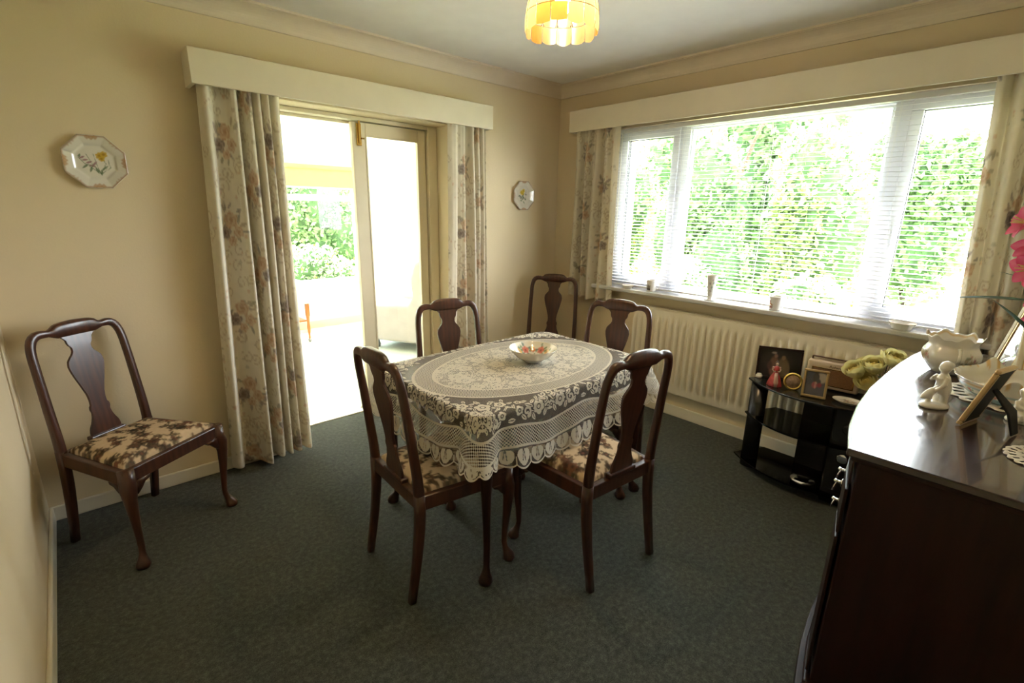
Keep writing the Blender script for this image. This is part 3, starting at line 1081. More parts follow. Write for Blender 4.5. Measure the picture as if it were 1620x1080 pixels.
def seat_paint(X, Y):
    r = random.Random(21)
    C = np.ones(X.shape + (3,)) * np.array((.58, .43, .27))
    n = .5 + .5 * np.sin(X * 90 + 3 * np.sin(Y * 70)) * np.sin(Y * 80 + 3 * np.sin(X * 60))
    C = over(C, n * .35, (.68, .54, .37))
    for k in range(105):
        cx, cy = r.uniform(-.26, .26), r.uniform(-.02, .50)
        q = r.uniform(.012, .027)
        m, rr, an = m_flower(X, Y, cx, cy, q, r.choice((4, 5, 6)), r.uniform(0, 6))
        C = over(C, m * .92, r.choice(((.045, .030, .022), (.035, .028, .022), (.09, .040, .025), (.16, .07, .04), (.06, .05, .035))))
        C = over(C, sm(rr - q * .35, .006) * .6, r.choice(((.25, .10, .06), (.40, .26, .14), (.02, .02, .02))))
        for j in range(4):
            a = r.uniform(0, 6.28)
            m, _, _ = m_leaf(X, Y, cx + q * 1.3 * cos(a), cy + q * 1.3 * sin(a), r.uniform(.010, .019), r.uniform(.004, .008), a + r.uniform(-.5, .5))
            C = over(C, m * .85, r.choice(((.05, .04, .025), (.10, .07, .04), (.14, .08, .05))))
    return np.clip(C, 0, 1)


def cabriole(h, k=1.0, out=(.7, .7), top=.03, block=.06):
    """cabriole leg with pad foot, from z=h down to the floor; out is the outward diagonal"""
    o = Vector((out[0], out[1], 0)).normalized()
    pts = [(h, 0, top * .95), (h - block, .002, top), (h - block - .03, .010, top * .98), (h * .70, .012, top * .78), (h * .52, .006, top * .60), (h * .34, -.001, top * .47),
           (h * .20, -.004, top * .42), (.062, .001, top * .42), (.042, .008, top * .56), (.026, .015, top * .80), (.014, .019, top * .93), (.004, .018, top * .84), (0, .018, top * .70)]
    path = [(o.x * a * k, o.y * a * k, z) for z, a, r in pts]
    return sweep(path, [r for _, _, r in pts], hint=(o.x, o.y, 0), n=12, power=2.6)


def make_chair():
    t = thing('dining_chair', '', 'chair')
    for s in (-1, 1):
        zs = [0, .1, .2, .3, .38, .46]
        mesh('leg', sweep([(s * .193, back_y(z), z) for z in zs], [.0155, .0165, .0175, .018, .018, .0175], [.015, .0165, .018, .020, .021, .020], n=12, power=4), 'mahogany', t)
        x0, y0 = s * .222, .445
        leg = cabriole(.452, 1, (s * .75, .66), .030, .055)
        leg = xf(leg, (x0, y0, 0))
        # shaped knee brackets either side
        ear = [(0, 0), (.062, 0), (.058, -.012), (.038, -.020), (.022, -.040), (0, -.060)]
        v, f = prism(ear, -.009, .009)
        e1 = [(x0 - s * .018 - s * x, y0 + .012 + z, .395 + y) for x, y, z in v]
        e2 = [(x0 + s * .010 + z, y0 - .018 - x, .395 + y) for x, y, z in v]
        mesh('leg', join(leg, (e1, f), (e2, f)), 'mahogany', t)
    # seat frame: four rails round a trapezoid
    yb, yf = .052, .462
    rails = [[(-.185, yb + .016), (.185, yb + .016), (.185, yb - .014), (-.185, yb - .014)],
             [(-.236, yf), (.236, yf), (.236, yf - .026), (-.236, yf - .026)],
             [(-.248, yf), (-.222, yf), (-.176, yb), (-.203, yb)], [(.222, yf), (.248, yf), (.203, yb), (.176, yb)]]
    for o in rails:
        mesh('seat_rail', prism(o, .392, .452), 'mahogany', t, smooth=False, bevel=.004)
    # drop-in seat
    nx, ny = 56, 56
    a = np.linspace(-1, 1, nx)[:, None]; b = np.linspace(0, 1, ny)[None, :]
    hw = .178 + (.226 - .178) * b
    X = a * hw; Y = yb + .012 + (yf - .020 - yb - .012) * b + 0 * a
    edge = np.minimum(np.minimum(1 - np.abs(a), 2 * b * .9), 2 * (1 - b) * .9)
    Z = .452 + .026 * np.clip(edge / .22, 0, 1) ** .5 + .012 * (1 - a ** 2) * (1 - (2 * b - 1) ** 2)
    Z = np.where((np.abs(a) >= .999) | (b <= 0) | (b >= 1), .436, Z)
    P = np.stack([X, Y, Z], -1).reshape(-1, 3)
    mesh('seat', (P, gridfaces(nx, ny)), 'seat_tapestry', t, col=seat_paint(X, Y).reshape(-1, 3))
    # hooped back: both posts and the crest in one curve
    pts = [(.193, .44, .0175, .020), (.192, .56, .0165, .018), (.190, .70, .0155, .0165), (.187, .82, .015, .0155), (.1845, .88, .015, .015), (.179, .915, .0155, .0145), (.166, .944, .0170, .0145), (.148, .957, .0175, .0145),
           (.126, .959, .0165, .0145), (.108, .957, .0145, .0145), (.098, .956, .0150, .0150), (.089, .957, .0240, .0160), (.078, .958, .0300, .0165), (.062, .961, .0325, .017), (.034, .963, .0335, .019), (0, .964, .034, .020)]
    full = [(-x, z, a_, b_) for x, z, a_, b_ in pts] + [(x, z, a_, b_) for x, z, a_, b_ in pts[-2::-1]]
    # refine
    q = np.array(full)
    d = np.r_[0, np.cumsum(np.hypot(np.diff(q[:, 0]), np.diff(q[:, 1])))]
    ss = np.linspace(0, d[-1], 96)
    xx, zz, aa, bb = [smooth_interp(ss, d, q[:, i]) for i in range(4)]
    mesh('back_frame', sweep([(x, back_y(z), z) for x, z in zip(xx, zz)], list(aa), list(bb), hint=(0, 1, 0), n=14, power=3.2), 'mahogany', t)
    # vase splat
    prof = [(.468, .066), (.485, .067), (.505, .063), (.53, .050), (.55, .043), (.572, .039), (.585, .043), (.598, .043), (.606, .036), (.63, .0345), (.66, .038), (.70, .049), (.74, .061), (.775, .070), (.80, .0735), (.822, .069),
            (.838, .057), (.852, .044), (.866, .039), (.882, .041), (.892, .050), (.904, .052), (.914, .053), (.925, .062), (.94, .078), (.955, .088)]
    zz = np.linspace(prof[0][0], prof[-1][0], 60)
    ww = np.interp(zz, [p[0] for p in prof], [p[1] for p in prof])
    V, F = [], []
    for z, w in zip(zz, ww):
        y = back_y(z)
        V += [(-w, y - .006, z), (-w, y + .006, z), (w, y + .006, z), (w, y - .006, z)]
    for i in range(len(zz) - 1):
        for j in range(4):
            F.append((4 * i + j, 4 * i + (j + 1) % 4, 4 * i + 4 + (j + 1) % 4, 4 * i + 4 + j))
    F += [(0, 1, 2, 3), tuple(4 * (len(zz) - 1) + j for j in (3, 2, 1, 0))]
    mesh('splat', (V, F), 'mahogany', t, smooth=False, bevel=.002, seg=1)
    mesh('splat_shoe', box(-.078, .078, .032, .066, .452, .472), 'mahogany', t, smooth=False, bevel=.005)
    return t


CH = [('mahogany dining chair alone by the left wall under the octagonal plate', (-3.268, -.156), (.541, -.841)),
      ('mahogany dining chair nearest the sideboard at the near long side of the table', (-1.691, -2.030), (.083, .996)),
      ('mahogany dining chair at the head of the table nearest the curtains and left wall', (-2.453, -1.396), (1, -.045)),
      ('mahogany dining chair at the far long side of the table before the glazed door', (-1.655, -.705), (-.18, -.98)),
      ('mahogany dining chair at the radiator end of the table under the windowsill mugs', (-.860, -1.338), (-.96, -.28)),
      ('mahogany dining chair standing in the corner below the small plate', (-.305, -.288), (-.85, -.53))]
chair0 = make_chair()
for i, (lab, xy, fw_) in enumerate(CH):
    c = chair0 if i == 0 else dup(chair0)
    c.location = (*xy, 0)
    c.rotation_euler = (0, 0, atan2(-fw_[0], fw_[1]))
    c['label'] = lab
    c['group'] = 'set of six dining chairs'

# ------------------------------------------------------------------ dining table
TC = (-1.645, -1.312)
TA, TB, TZ = .578, .398, .752
tb = thing('dining_table', 'dark wooden dining table on cabriole legs under the lace cloth', 'table', (*TC, 0))


def rrect(a, b, rc, n=12):
    o = []
    for cx, cy, a0 in ((a - rc, b - rc, 0), (-a + rc, b - rc, pi / 2), (-a + rc, -b + rc, pi), (a - rc, -b + rc, 3 * pi / 2)):
        for i in range(n + 1):
            q = a0 + pi / 2 * i / n
            o.append((cx + rc * cos(q), cy + rc * sin(q)))
    return o


mesh('tabletop', prism(rrect(TA, TB, .070), TZ - .022, TZ), 'table_wood', tb, smooth=False, bevel=.006)
for sx_ in (-1, 1):
    mesh('apron', box(sx_ * .520 - .011, sx_ * .520 + .011, -.345, .345, .645, TZ - .022), 'table_wood', tb, smooth=False, bevel=.003)
    mesh('apron', box(-.49, .49, sx_ * .368 - .011, sx_ * .368 + .011, .645, TZ - .022), 'table_wood', tb, smooth=False, bevel=.003)
    for sy_ in (-1, 1):
        mesh('leg', xf(cabriole(TZ - .022, 1.2, (sx_ * .75, sy_ * .66), .033, .10), (sx_ * .515, sy_ * .370, 0)), 'table_wood', tb)

# ------------------------------------------------------------------ lace tablecloth
cl = tag(link('lace_tablecloth', None), 'cream lace tablecloth with scalloped edge spread over the dining table', 'tablecloth')
cl.location = (*TC, TZ)
NTH, NT_, NH = 1500, 110, 84
RC = .078
A_, B_ = TA + .003, TB + .003
# outline by arc length
segs = []
straight = [2 * (B_ - RC), 2 * (A_ - RC)]
per = 4 * (A_ - RC) + 4 * (B_ - RC) + 2 * pi * RC
sarr = np.linspace(0, per, NTH, endpoint=False)
OX = np.empty(NTH); OY = np.empty(NTH); NXv = np.empty(NTH); NYv = np.empty(NTH); CW = np.zeros(NTH)
parts = [('l', A_, -(B_ - RC), 0, 1, 2 * (B_ - RC), 1, 0), ('c', A_ - RC, B_ - RC, 0), ('l', A_ - RC, B_, -1, 0, 2 * (A_ - RC), 0, 1), ('c', -A_ + RC, B_ - RC, pi / 2),
         ('l', -A_, B_ - RC, 0, -1, 2 * (B_ - RC), -1, 0), ('c', -A_ + RC, -B_ + RC, pi), ('l', -A_ + RC, -B_, 1, 0, 2 * (A_ - RC), 0, -1), ('c', A_ - RC, -B_ + RC, 3 * pi / 2)]
pos = 0
corners = []
for p in parts:
    if p[0] == 'l':
        L = p[5]
        ii = (sarr >= pos) & (sarr < pos + L)
        d = sarr[ii] - pos
        OX[ii] = p[1] + p[3] * d; OY[ii] = p[2] + p[4] * d; NXv[ii] = p[6]; NYv[ii] = p[7]
    else:
        L = pi / 2 * RC
        ii = (sarr >= pos) & (sarr < pos + L)
        a = p[3] + (sarr[ii] - pos) / RC
        OX[ii] = p[1] + RC * np.cos(a); OY[ii] = p[2] + RC * np.sin(a); NXv[ii] = np.cos(a); NYv[ii] = np.sin(a)
        corners.append(pos + L / 2)
    pos += L
dist_c = np.min([np.minimum(np.abs(sarr - c), per - np.abs(sarr - c)) for c in corners], axis=0)
CW = np.exp(-(dist_c / .13) ** 2)
ds_ = np.where(dist_c < pi / 4 * RC, 1 + .15 / RC, 1.0) * per / NTH
sv_ = np.cumsum(ds_) - ds_[0]
perv = float(ds_.sum())
pl = perv / round(perv / .080)                     # petal width along the hem
LH = .250 - .050 * CW + .020 * np.abs(np.sin(pi * sv_ / pl)) ** .7
sw = .5 - .5 * np.cos(2 * pi * sv_ / (perv / 11))   # nine swags
D1 = .078 + .030 * sw - .012 * CW
D2 = D1 + .084
tt_ = np.linspace(0, 1, NT_)[None, :] ** .62
XT = OX[:, None] * tt_; YT = OY[:, None] * tt_
hh = np.linspace(0, 1, NH + 1)[None, 1:]
dH = hh * LH[:, None]
XF = np.concatenate([XT, OX[:, None] + NXv[:, None] * dH], 1)
YF = np.concatenate([YT, OY[:, None] + NYv[:, None] * dH], 1)
dd = np.concatenate([0 * XT - 1, dH], 1)
# drape
R0 = .010
arc = np.clip(dH / (R0 * pi / 2), 0, 1) * pi / 2
drop = np.where(dH < R0 * pi / 2, R0 * (1 - np.cos(arc)), R0 + (dH - R0 * pi / 2) * .985)
outw = np.where(dH < R0 * pi / 2, R0 * np.sin(arc), R0)
dist_n = np.minimum(dist_c / .5, 1)
wave = np.sin(2 * pi * sarr / .31 + .8) * .6 + .4 * np.sin(2 * pi * sarr / .173 + 2.1)
pleat = np.exp(-(dist_c / .035) ** 2)
pl2 = np.exp(-((dist_c - .085) / .035) ** 2)
amp = (.010 * wave + .060 * pleat - .030 * pl2)[:, None]
outw = outw + (dH / .24) * (.028 + .020 * CW[:, None] + 0 * dH) + amp * (dH / .22) ** 1.2
XW = np.concatenate([XT, OX[:, None] + NXv[:, None] * outw], 1)
YW = np.concatenate([YT, OY[:, None] + NYv[:, None] * outw], 1)
ZW = np.concatenate([0 * XT + .004, .004 - drop], 1)


def lace(X, Y, d, s, d1, d2, LHm):
    solid = np.zeros(X.shape); net = np.zeros(X.shape)
    top = d < 0
    e1 = np.hypot(X / .478, Y / .288); e2 = np.hypot(X / .572, Y / .372)
    inner = e1 < 1
    aX, aY = np.abs(X), np.abs(Y)
    # ---- centre panel
    def put(m):
        nonlocal solid
        solid = np.maximum(solid, m)

    def cut(m):
        nonlocal solid
        solid = solid * (1 - m)
    ii = inner & top
    x, y = aX[ii], aY[ii]
    sol = np.zeros(x.shape)

    def flower(cx, cy, r, n=5, rot=0.):
        nonlocal sol
        m, rr, an = m_flower(x, y, cx, cy, r * 1.20, n, rot, .002)
        sol = sol * (1 - m)
        m, rr, an = m_flower(x, y, cx, cy, r, n, rot, .002)
        gap = sm(np.abs(np.sin(n * an / 2 + pi / 2 * 0)) * rr * 2 / n - .0022, .001) * (np.cos(n * an) < 0) * (rr > r * .3)
        gap = np.maximum(gap, sm(np.abs(rr - r * .30) - .0022, .001))
        sol = np.maximum(sol, m * (1 - gap))

    def leaf(cx, cy, l, w, ang):
        nonlocal sol
        m, a, b = m_leaf(x, y, cx, cy, l * 1.22, w * 1.5, ang, .002)
        sol = sol * (1 - m)
        m, a, b = m_leaf(x, y, cx, cy, l, w, ang, .002)
        gap = sm(np.abs(b) - .0017, .001) * (a < l * .6)
        sol = np.maximum(sol, m * (1 - gap))

    def curl(cx, cy, r, flip, rot):
        nonlocal sol
        m = m_spiral(x, y, cx, cy, r, 1.4, .0050, flip, rot, .002)
        sol = np.maximum(sol, m)
    r = random.Random(5)
    fls = [(.0, .0, .052, 8), (.105, .055, .044, 5), (.215, .0, .046, 6), (.265, .105, .042, 5), (.365, .030, .046, 5), (.135, .165, .042, 5), (.0, .145, .046, 6), (.375, .135, .033, 5), (.045, .235, .032, 5), (.215, .205, .034, 5), (.44, .075, .026, 5), (.31, .19, .026, 5), (.0, .262, .018, 5)]
    for cx, cy, q, n in fls:
        for k in range(7):
            a = k * .9 + cx * 9 + cy * 5
            leaf(cx + q * 1.4 * cos(a), cy + q * 1.4 * sin(a), q * .62, q * .27, a + .35)
    for cx, cy, q, n in fls:
        flower(cx, cy, q * 1.04, n, cx * 7)
    for cx, cy, q, fl_, ro in ((.16, .10, .030, 1, 0), (.31, .045, .030, -1, 1), (.055, .10, .028, 1, 2), (.19, .055, .026, -1, 3), (.075, .195, .026, 1, 4), (.32, .14, .026, -1, 2), (.27, .165, .022, 1, 1), (.42, .12, .020, 1, 0), (.15, .225, .022, -1, 5), (.405, .0, .022, 1, 3)):
        curl(cx, cy, q, fl_, ro)
    solid[ii] = sol
    # sprays filling the corners outside the rings
    ii = (e2 > 1.02) & top
    x, y = aX[ii], aY[ii]
    sol = np.zeros(x.shape)
    for cx, cy, q in ((.50, .325, .034), (.555, .265, .026), (.43, .345, .026), (.56, .35, .022)):
        for k in range(6):
            a = k * 1.05 + cx * 9
            leaf(cx + q * 1.5 * cos(a), cy + q * 1.5 * sin(a), q * .7, q * .30, a + .3)
    for cx, cy, q in ((.50, .325, .034), (.555, .265, .026), (.43, .345, .026), (.56, .35, .022), (.36, .372, .016), (.575, .19, .014)):
        flower(cx, cy, q, 5, cx * 9)
    solid[ii] = sol
    # rings
    put(top * sm(np.abs(e1 - 1) - .016, .006))
    put(sm(np.abs(e2 - 1) - .013, .006) * (d < .03))
    # ---- border: fine mesh with sprays, outside the second ring
    outer = (e2 >= 1.01) & (d < d1)
    net = np.where(outer, .5, net)
    P9 = perv / 11
    fm = np.mod(s + P9 / 2, P9) - P9 / 2
    # radial coordinate of the border: from the second ring towards the swag line
    rad = np.where(d < 0, -(np.hypot(np.maximum(A_ - aX, 0), 0) * 0 + np.minimum(A_ - aX, B_ - aY)), d)
    jj = outer & (rad > -.07)
    x, y = fm[jj], rad[jj]
    sol = np.zeros(x.shape)
    for k in (-1, 1):
        flower(k * .150, .030, .034, 5, 1.0)
        flower(k * .045, .020, .022, 5, .3)
        flower(k * .205, .040, .022, 5, .3)
        for (cx, cy, l, w, a) in ((.098, .012, .024, .010, .5), (.100, .050, .024, .010, -.5), (.198, .008, .022, .009, 2.2), (.150, -.018, .024, .010, 1.5), (.075, -.02, .022, .009, .2), (.02, -.01, .02, .008, 1.2), (.0, .05, .02, .010, 0), (.118, .062, .020, .009, 1.2), (.185, .060, .020, .009, 2.0), (.125, -.004, .020, .009, 2.5), (.178, -.002, .022, .009, .6), (.065, .052, .020, .009, .8)):
            leaf(k * cx, cy, l, w, a * k)
        curl(k * .085, .034, .022, 1, k)
        curl(k * .195, -.03, .022, 1, -k)
    solid[jj] = np.maximum(solid[jj], sol)
    # swag line 1, fishnet, line 2
    put((d > 0) * sm(np.abs(d - d1) - .0050, .003))
    fish = (d >= d1) & (d < d2)
    net = np.where(fish, 1.0, net)
    put((d > 0) * sm(np.abs(d - d2) - .0050, .003))
    # petal hem
    hem = d >= d2
    net = np.where(hem, .5, net)
    pm = np.mod(s, pl) / pl - .5
    hl = LHm - d2
    q = (d - d2) / np.maximum(hl, .01)
    petal = (np.abs(pm) * pl < .034 * np.sin(np.clip(q * 1.15, 0, 1) * pi) ** .6) & (q > .14) & (q < .86)
    vein = (np.abs(np.abs(pm) * pl - .011 * q) < .0018) & (q < .65)
    put(hem * (petal & ~vein) * 1.0)
    put(hem * (LHm - d < .007) * 1.0)
    put(hem * (np.abs(np.abs(pm) - .5) * pl < .0035) * (q > .5) * 1.0)
    return solid, net


s2 = np.repeat(sv_[:, None], XF.shape[1], 1)
so_, ne_ = lace(XF, YF, dd, s2, np.repeat(D1[:, None], XF.shape[1], 1), np.repeat(D2[:, None], XF.shape[1], 1), np.repeat(LH[:, None], XF.shape[1], 1))
colr = np.stack([so_, ne_, 0 * so_], -1).reshape(-1, 3)
nvv = XF.shape[1]
P = np.stack([XW, YW, ZW], -1).reshape(-1, 3)
mesh('lace', (P, gridfaces(NTH, nvv, True)), 'lace_cotton', cl, col=colr, uvs=np.stack([XF, YF], -1).reshape(-1, 2))

# ------------------------------------------------------------------ bowl on the table


def china_lathe(name, prof, n, paint, parent, mat='china_print', fr=None, zf=None, sx=1, sy=1):
    """lathe with a colour from paint(angle, profile parameter 0..1, r, z)"""
    q = np.array(prof, float)
    d = np.r_[0, np.cumsum(np.hypot(np.diff(q[:, 0]), np.diff(q[:, 1])))]
    k = 64
    ss = np.linspace(0, d[-1], k)
    r = np.interp(ss, d, q[:, 0]); z = np.interp(ss, d, q[:, 1])
    a = np.linspace(0, 2 * pi, n, endpoint=False)
    A = np.repeat(a[:, None], k, 1); R = np.repeat(np.maximum(r, .0004)[None], n, 0); Z = np.repeat(z[None], n, 0)
    Sx = np.repeat(ss[None], n, 0)
    if fr is not None:
        R = R * fr(A, Z)
    if zf is not None:
        Z = Z + zf(A, Z)
    C = paint(A, Sx / d[-1], R, Z)
    P = np.stack([R * np.cos(A) * sx, R * np.sin(A) * sy, Z], -1).reshape(-1, 3)
    return mesh(name, (P, gridfaces(n, k, True)), mat, parent, col=np.clip(C, 0, 1).reshape(-1, 3))


def scatter_print(X, Y, C, spots, cols, leafcols=((.20, .30, .16), (.30, .36, .20), (.12, .22, .18)), seed=0):
    r = random.Random(seed)
    for cx, cy, q in spots:
        for k in range(5):
            a = r.uniform(0, 6.28)
            m, _, _ = m_leaf(X, Y, cx + q * 1.25 * cos(a), cy + q * 1.25 * sin(a), q * .6, q * .26, a + r.uniform(-.4, .4), q * .1)
            C = over(C, m * .9, r.choice(leafcols))
        m, rr, an = m_flower(X, Y, cx, cy, q, 5, r.uniform(0, 6), q * .15)
        c = r.choice(cols)
        C = over(C, m * .95, c)
        C = over(C, (np.sin(an * 5) > .5) * m * .4, tuple(x * .7 for x in c))
        C = over(C, sm(rr - q * .28, q * .15), tuple(x * .45 for x in c))
    return C


bowl = thing('china_bowl', 'white china bowl with orange flowers inside, on the lace tablecloth', 'bowl', (-1.575, -1.335, TZ + .006))


def bowl_paint(A, q, R, Z):
    C = np.ones(A.shape + (3,)) * np.array((.86, .82, .72))
    inside = q > .53
    x, y = R * np.cos(A), R * np.sin(A)
    r = random.Random(4)
    sp_ = [(0, 0, .018)]
    for k in range(9):
        a = k * .70
        sp_.append((.046 * cos(a), .046 * sin(a), .012))
    for k in range(13):
        a = k * 2 * pi / 13
        sp_.append((.086 * cos(a + .3), .086 * sin(a + .3), r.choice((.019, .013, .016))))
    D = scatter_print(x, y, C.copy(), sp_, ((.80, .26, .10), (.85, .40, .18), (.70, .20, .14), (.85, .55, .20)), seed=3)
    return np.where(inside[..., None], D, C)


china_lathe('bowl_body', [(0, .002), (.040, .002), (.043, 0), (.047, .002), (.050, .006), (.085, .028), (.112, .056), (.1235, .072), (.1250, .074), (.1225, .0735), (.108, .056), (.080, .030), (.048, .012), (.02, .009), (0, .009)], 128, bowl_paint, bowl)
# ------------------------------------------------------------------ pendant lamp
LP = (-1.711, -1.573)
lamp = thing('pendant_lamp', 'lit pendant lamp with a shell panel shade hanging from the ceiling', 'lamp', (*LP, 2.162))
mesh('ceiling_rose', xf(lathe([(0, 0), (.012, 0), (.018, -.010), (.040, -.018), (.042, -.026), (0, -.026)][::-1], 20), (0, 0, HC - 2.162)), 'cord_white', lamp)
mesh('flex', sweep([(0, 0, .20), (0, 0, HC - 2.162 - .02)], .0035, n=6), 'cord_white', lamp)
mesh('lamp_holder', lathe([(0, .135), (.017, .135), (.019, .15), (.019, .185), (.012, .205), (0, .205)], 14), 'cord_white', lamp)
mesh('bulb', lathe([(0, .048), (.014, .051), (.025, .062), (.030, .080), (.027, .100), (.018, .118), (.013, .135), (0, .135)], 16), 'bulb_lit', lamp)


def shade_r(z):
    return float(smooth_interp(z, [-.02, 0, .04, .08, .12, .155, .185, .205], [.136, .138, .137, .131, .117, .095, .062, .030]))


def shell(a0, a1, z0, z1, kind, rnd, parent=lamp):
    """one curved shell panel; kind 'pane' has square corners, 'petal' a rounded lower end"""
    na, nz = 7, 6
    V, F = [], []
    for j in range(nz):
        t = j / (nz - 1)
        for i in range(na):
            s = i / (na - 1)
            if kind == 'petal':
                w = .78 + .22 * (1 - (1 - t) ** 2) ** .5
            elif kind == 'hem':
                w = .95 + .05 * t
            else:
                w = 1
            a = (a0 + a1) / 2 + (s - .5) * (a1 - a0) * w
            z = z0 + (z1 - z0) * t
            if kind == 'hem' and t < .3:
                z -= .006 * sin(pi * s) * (1 - t / .3) * (.4 + 1.2 * rnd)
            r = shade_r(z) + .002 * sin(pi * s)
            V.append((r * cos(a), r * sin(a), z))
    for j in range(nz - 1):
        for i in range(na - 1):
            F.append((j * na + i, j * na + i + 1, (j + 1) * na + i + 1, (j + 1) * na + i))
    o = mesh('shell_panel', (V, F), 'shell_amber' if rnd < .3 else 'shell_pearl', parent)
    return o


def came(a0, z0, a1, z1, n=8):
    p = [((shade_r(z0 + (z1 - z0) * i / n) + .0015) * cos(a0 + (a1 - a0) * i / n), (shade_r(z0 + (z1 - z0) * i / n) + .0015) * sin(a0 + (a1 - a0) * i / n), z0 + (z1 - z0) * i / n) for i in range(n + 1)]
    return sweep(p, .0011, n=5, hint=(0, 0, 1) if abs(z1 - z0) < .005 else (cos(a0 + pi / 2), sin(a0 + pi / 2), 0), caps=False)


r = random.Random(9)
cames = []
NP = 14
for k in range(NP):
    a0, a1 = 2 * pi * k / NP, 2 * pi * (k + 1) / NP
    g = .006
    shell(a0 + g, a1 - g, -.006 - .008 * r.random(), .048, 'hem', r.random())
    cames.append(came(a0, -.004, a0, .05)); cames.append(came(a0, .05, a1, .05))
    if k % 2 == 0:
        am, hw = a1, 2 * pi / NP
        shell(a0 + g, a1 - g * .5, .052, .112, 'petal', .9)
        shell(a1 + g * .5, a1 + hw - g, .052, .112, 'petal', .9)
        cames.append(came(am, .05, am, .116))
        cames.append(came(am - hw, .05, am - hw * .9, .12))
        q = shade_r(.118) + .002
        v = ball((q * cos(am), q * sin(am), .118), (.011, .011, .011), 10, 6)
        mesh('flower_centre', v, 'shell_yellow', lamp)
    cames.append(came(a0, .117, a1, .117))
for k in range(10):
    a0, a1 = 2 * pi * k / 10, 2 * pi * (k + 1) / 10
    shell(a0 + .008, a1 - .008, .120, .170, 'pane', r.random())
    shell(a0 + .012, a1 - .012, .173, .203, 'pane', r.random())
    cames.append(came(a0, .118, a0, .204)); cames.append(came(a0, .1715, a1, .1715))
mesh('lead_wire', join(*cames), 'lead_came', lamp)
mesh('shade_ring', join(sweep([(.031 * cos(2 * pi * i / 20), .031 * sin(2 * pi * i / 20), .204) for i in range(21)], .0025, n=6, hint=(0, 0, 1), caps=False),
                        box(-.031, .031, -.002, .002, .203, .206), box(-.002, .002, -.031, .031, .203, .206)), 'gilt', lamp)

# ------------------------------------------------------------------ radiator
rad = thing('radiator', 'long cream ribbed panel radiator under the wide window', 'radiator', (-.045, -1.83, .19))
RH, RW = .625, .90
nyy = 900
y = np.linspace(-RW, RW, nyy)
PW = .0505
ph = np.mod(y + RW, PW) / PW
rib = np.clip(np.sin(np.clip((ph - .13) / .74, 0, 1) * pi), 0, 1) ** .55
zz = np.array([0, .004, .012, .05, .075, .10, RH - .105, RH - .08, RH - .055, RH - .014, RH - .004, RH])
kz = np.array([0, 0, 0, 0, .35, 1, 1, .35, 0, 0, 0, 0])
xb = np.array([-.012, -.022, -.026, -.026, -.026, -.026, -.026, -.026, -.026, -.026, -.022, -.012])
P = np.empty((nyy, len(zz), 3))
P[..., 0] = xb[None] - .022 * rib[:, None] * kz[None]
P[..., 1] = y[:, None]; P[..., 2] = zz[None]
mesh('front_panel', (P.reshape(-1, 3), gridfaces(nyy, len(zz))), 'radiator_cream', rad)
mesh('back_panel', box(-.012, .020, -RW, RW, 0, RH), 'radiator_cream', rad, smooth=False, bevel=.004)
for s in (-1, 1):
    mesh('side_cap', box(-.030, .022, s * RW - .004, s * RW + .004, .006, RH - .006), 'radiator_cream', rad, smooth=False, bevel=.003)
mesh('top_grille', join(box(-.026, .022, -RW, RW, RH, RH + .004), *[box(-.022, .018, -RW + .03 + i * .03, -RW + .040 + i * .03, RH + .004, RH + .006) for i in range(58)]), 'radiator_cream', rad, smooth=False)
mesh('valve', join(xf(lathe([(0, 0), (.014, 0), (.016, .02), (.012, .05), (0, .05)], 14), (0, RW + .03, .0)), sweep([(0, RW - .0, .03), (0, RW + .03, .03)], .009, n=8), sweep([(0, RW + .03, .0), (0, RW + .03, -.19)], .007, n=8)), 'cord_white', rad)
mesh('pipe', sweep([(0, -RW - .03, .04), (0, -RW - .03, -.19)], .007, n=8), 'cord_white', rad)
for yy in (-.6, .6):
    mesh('bracket', box(.018, .044, yy - .02, yy + .02, .1, .5), 'radiator_cream', rad, smooth=False)

# ------------------------------------------------------------------ wall plates
OCT = lambda A: cos(pi / 8) / np.cos(np.mod(A + pi / 8, pi / 4) - pi / 8)


def wall_plate(label, loc, R, spray, seed, face='y', rot=0):
    t = thing('wall_plate', label, 'plate', loc)

    def paint(A, q, Rr, Z):
        C = np.ones(A.shape + (3,)) * np.array((.74, .70, .60))
        x, y = Rr * np.cos(A), Rr * np.sin(A)
        o = Rr / OCT(A) / R
        front = q > .42
        m = front * sm(np.abs(o - .955) - .022, .012)
        C = over(C, m * .9, (.40, .22, .10))
        m = front * sm(np.abs(o - .70) - .005, .01)
        C = over(C, m * .5, (.45, .36, .22))
        for k in range(8):
            a = k * pi / 4
            for j in (-1, 0, 1):
                aa = a + j * .13
                q2 = R * (.90 if j == 0 else .92) * float(OCT(np.array(aa)))
                m2, _, _ = m_flower(x, y, q2 * cos(aa), q2 * sin(aa), R * (.075 if k % 2 == 0 else .035), 4, aa)
                C = over(C, front * m2 * (.75 if k % 2 == 0 else .5), (.46, .25, .11))
        return spray(x, y, C, front, R)
    m = china_lathe('plate_body', [(0, 0), (R * .55, 0), (R * .60, .003), (R * .66, .006), (R * .97, .017), (R, .019), (R, .021), (R * .97, .0205), (R * .68, .011), (R * .62, .007), (R * .58, .0055), (R * .3, .005), (0, .005)], 192, paint, t,
                    fr=lambda A, Z: OCT(A))
    m.rotation_euler = (pi / 2, rot, 0)
    mesh('hanger', join(*[sweep([(s * .3 * R, .004, -.92 * R), (s * .2 * R, .006, 0), (s * .3 * R, .004, .92 * R)], .001, n=4) for s in (-1, 1)]), 'brass', t)
    return t


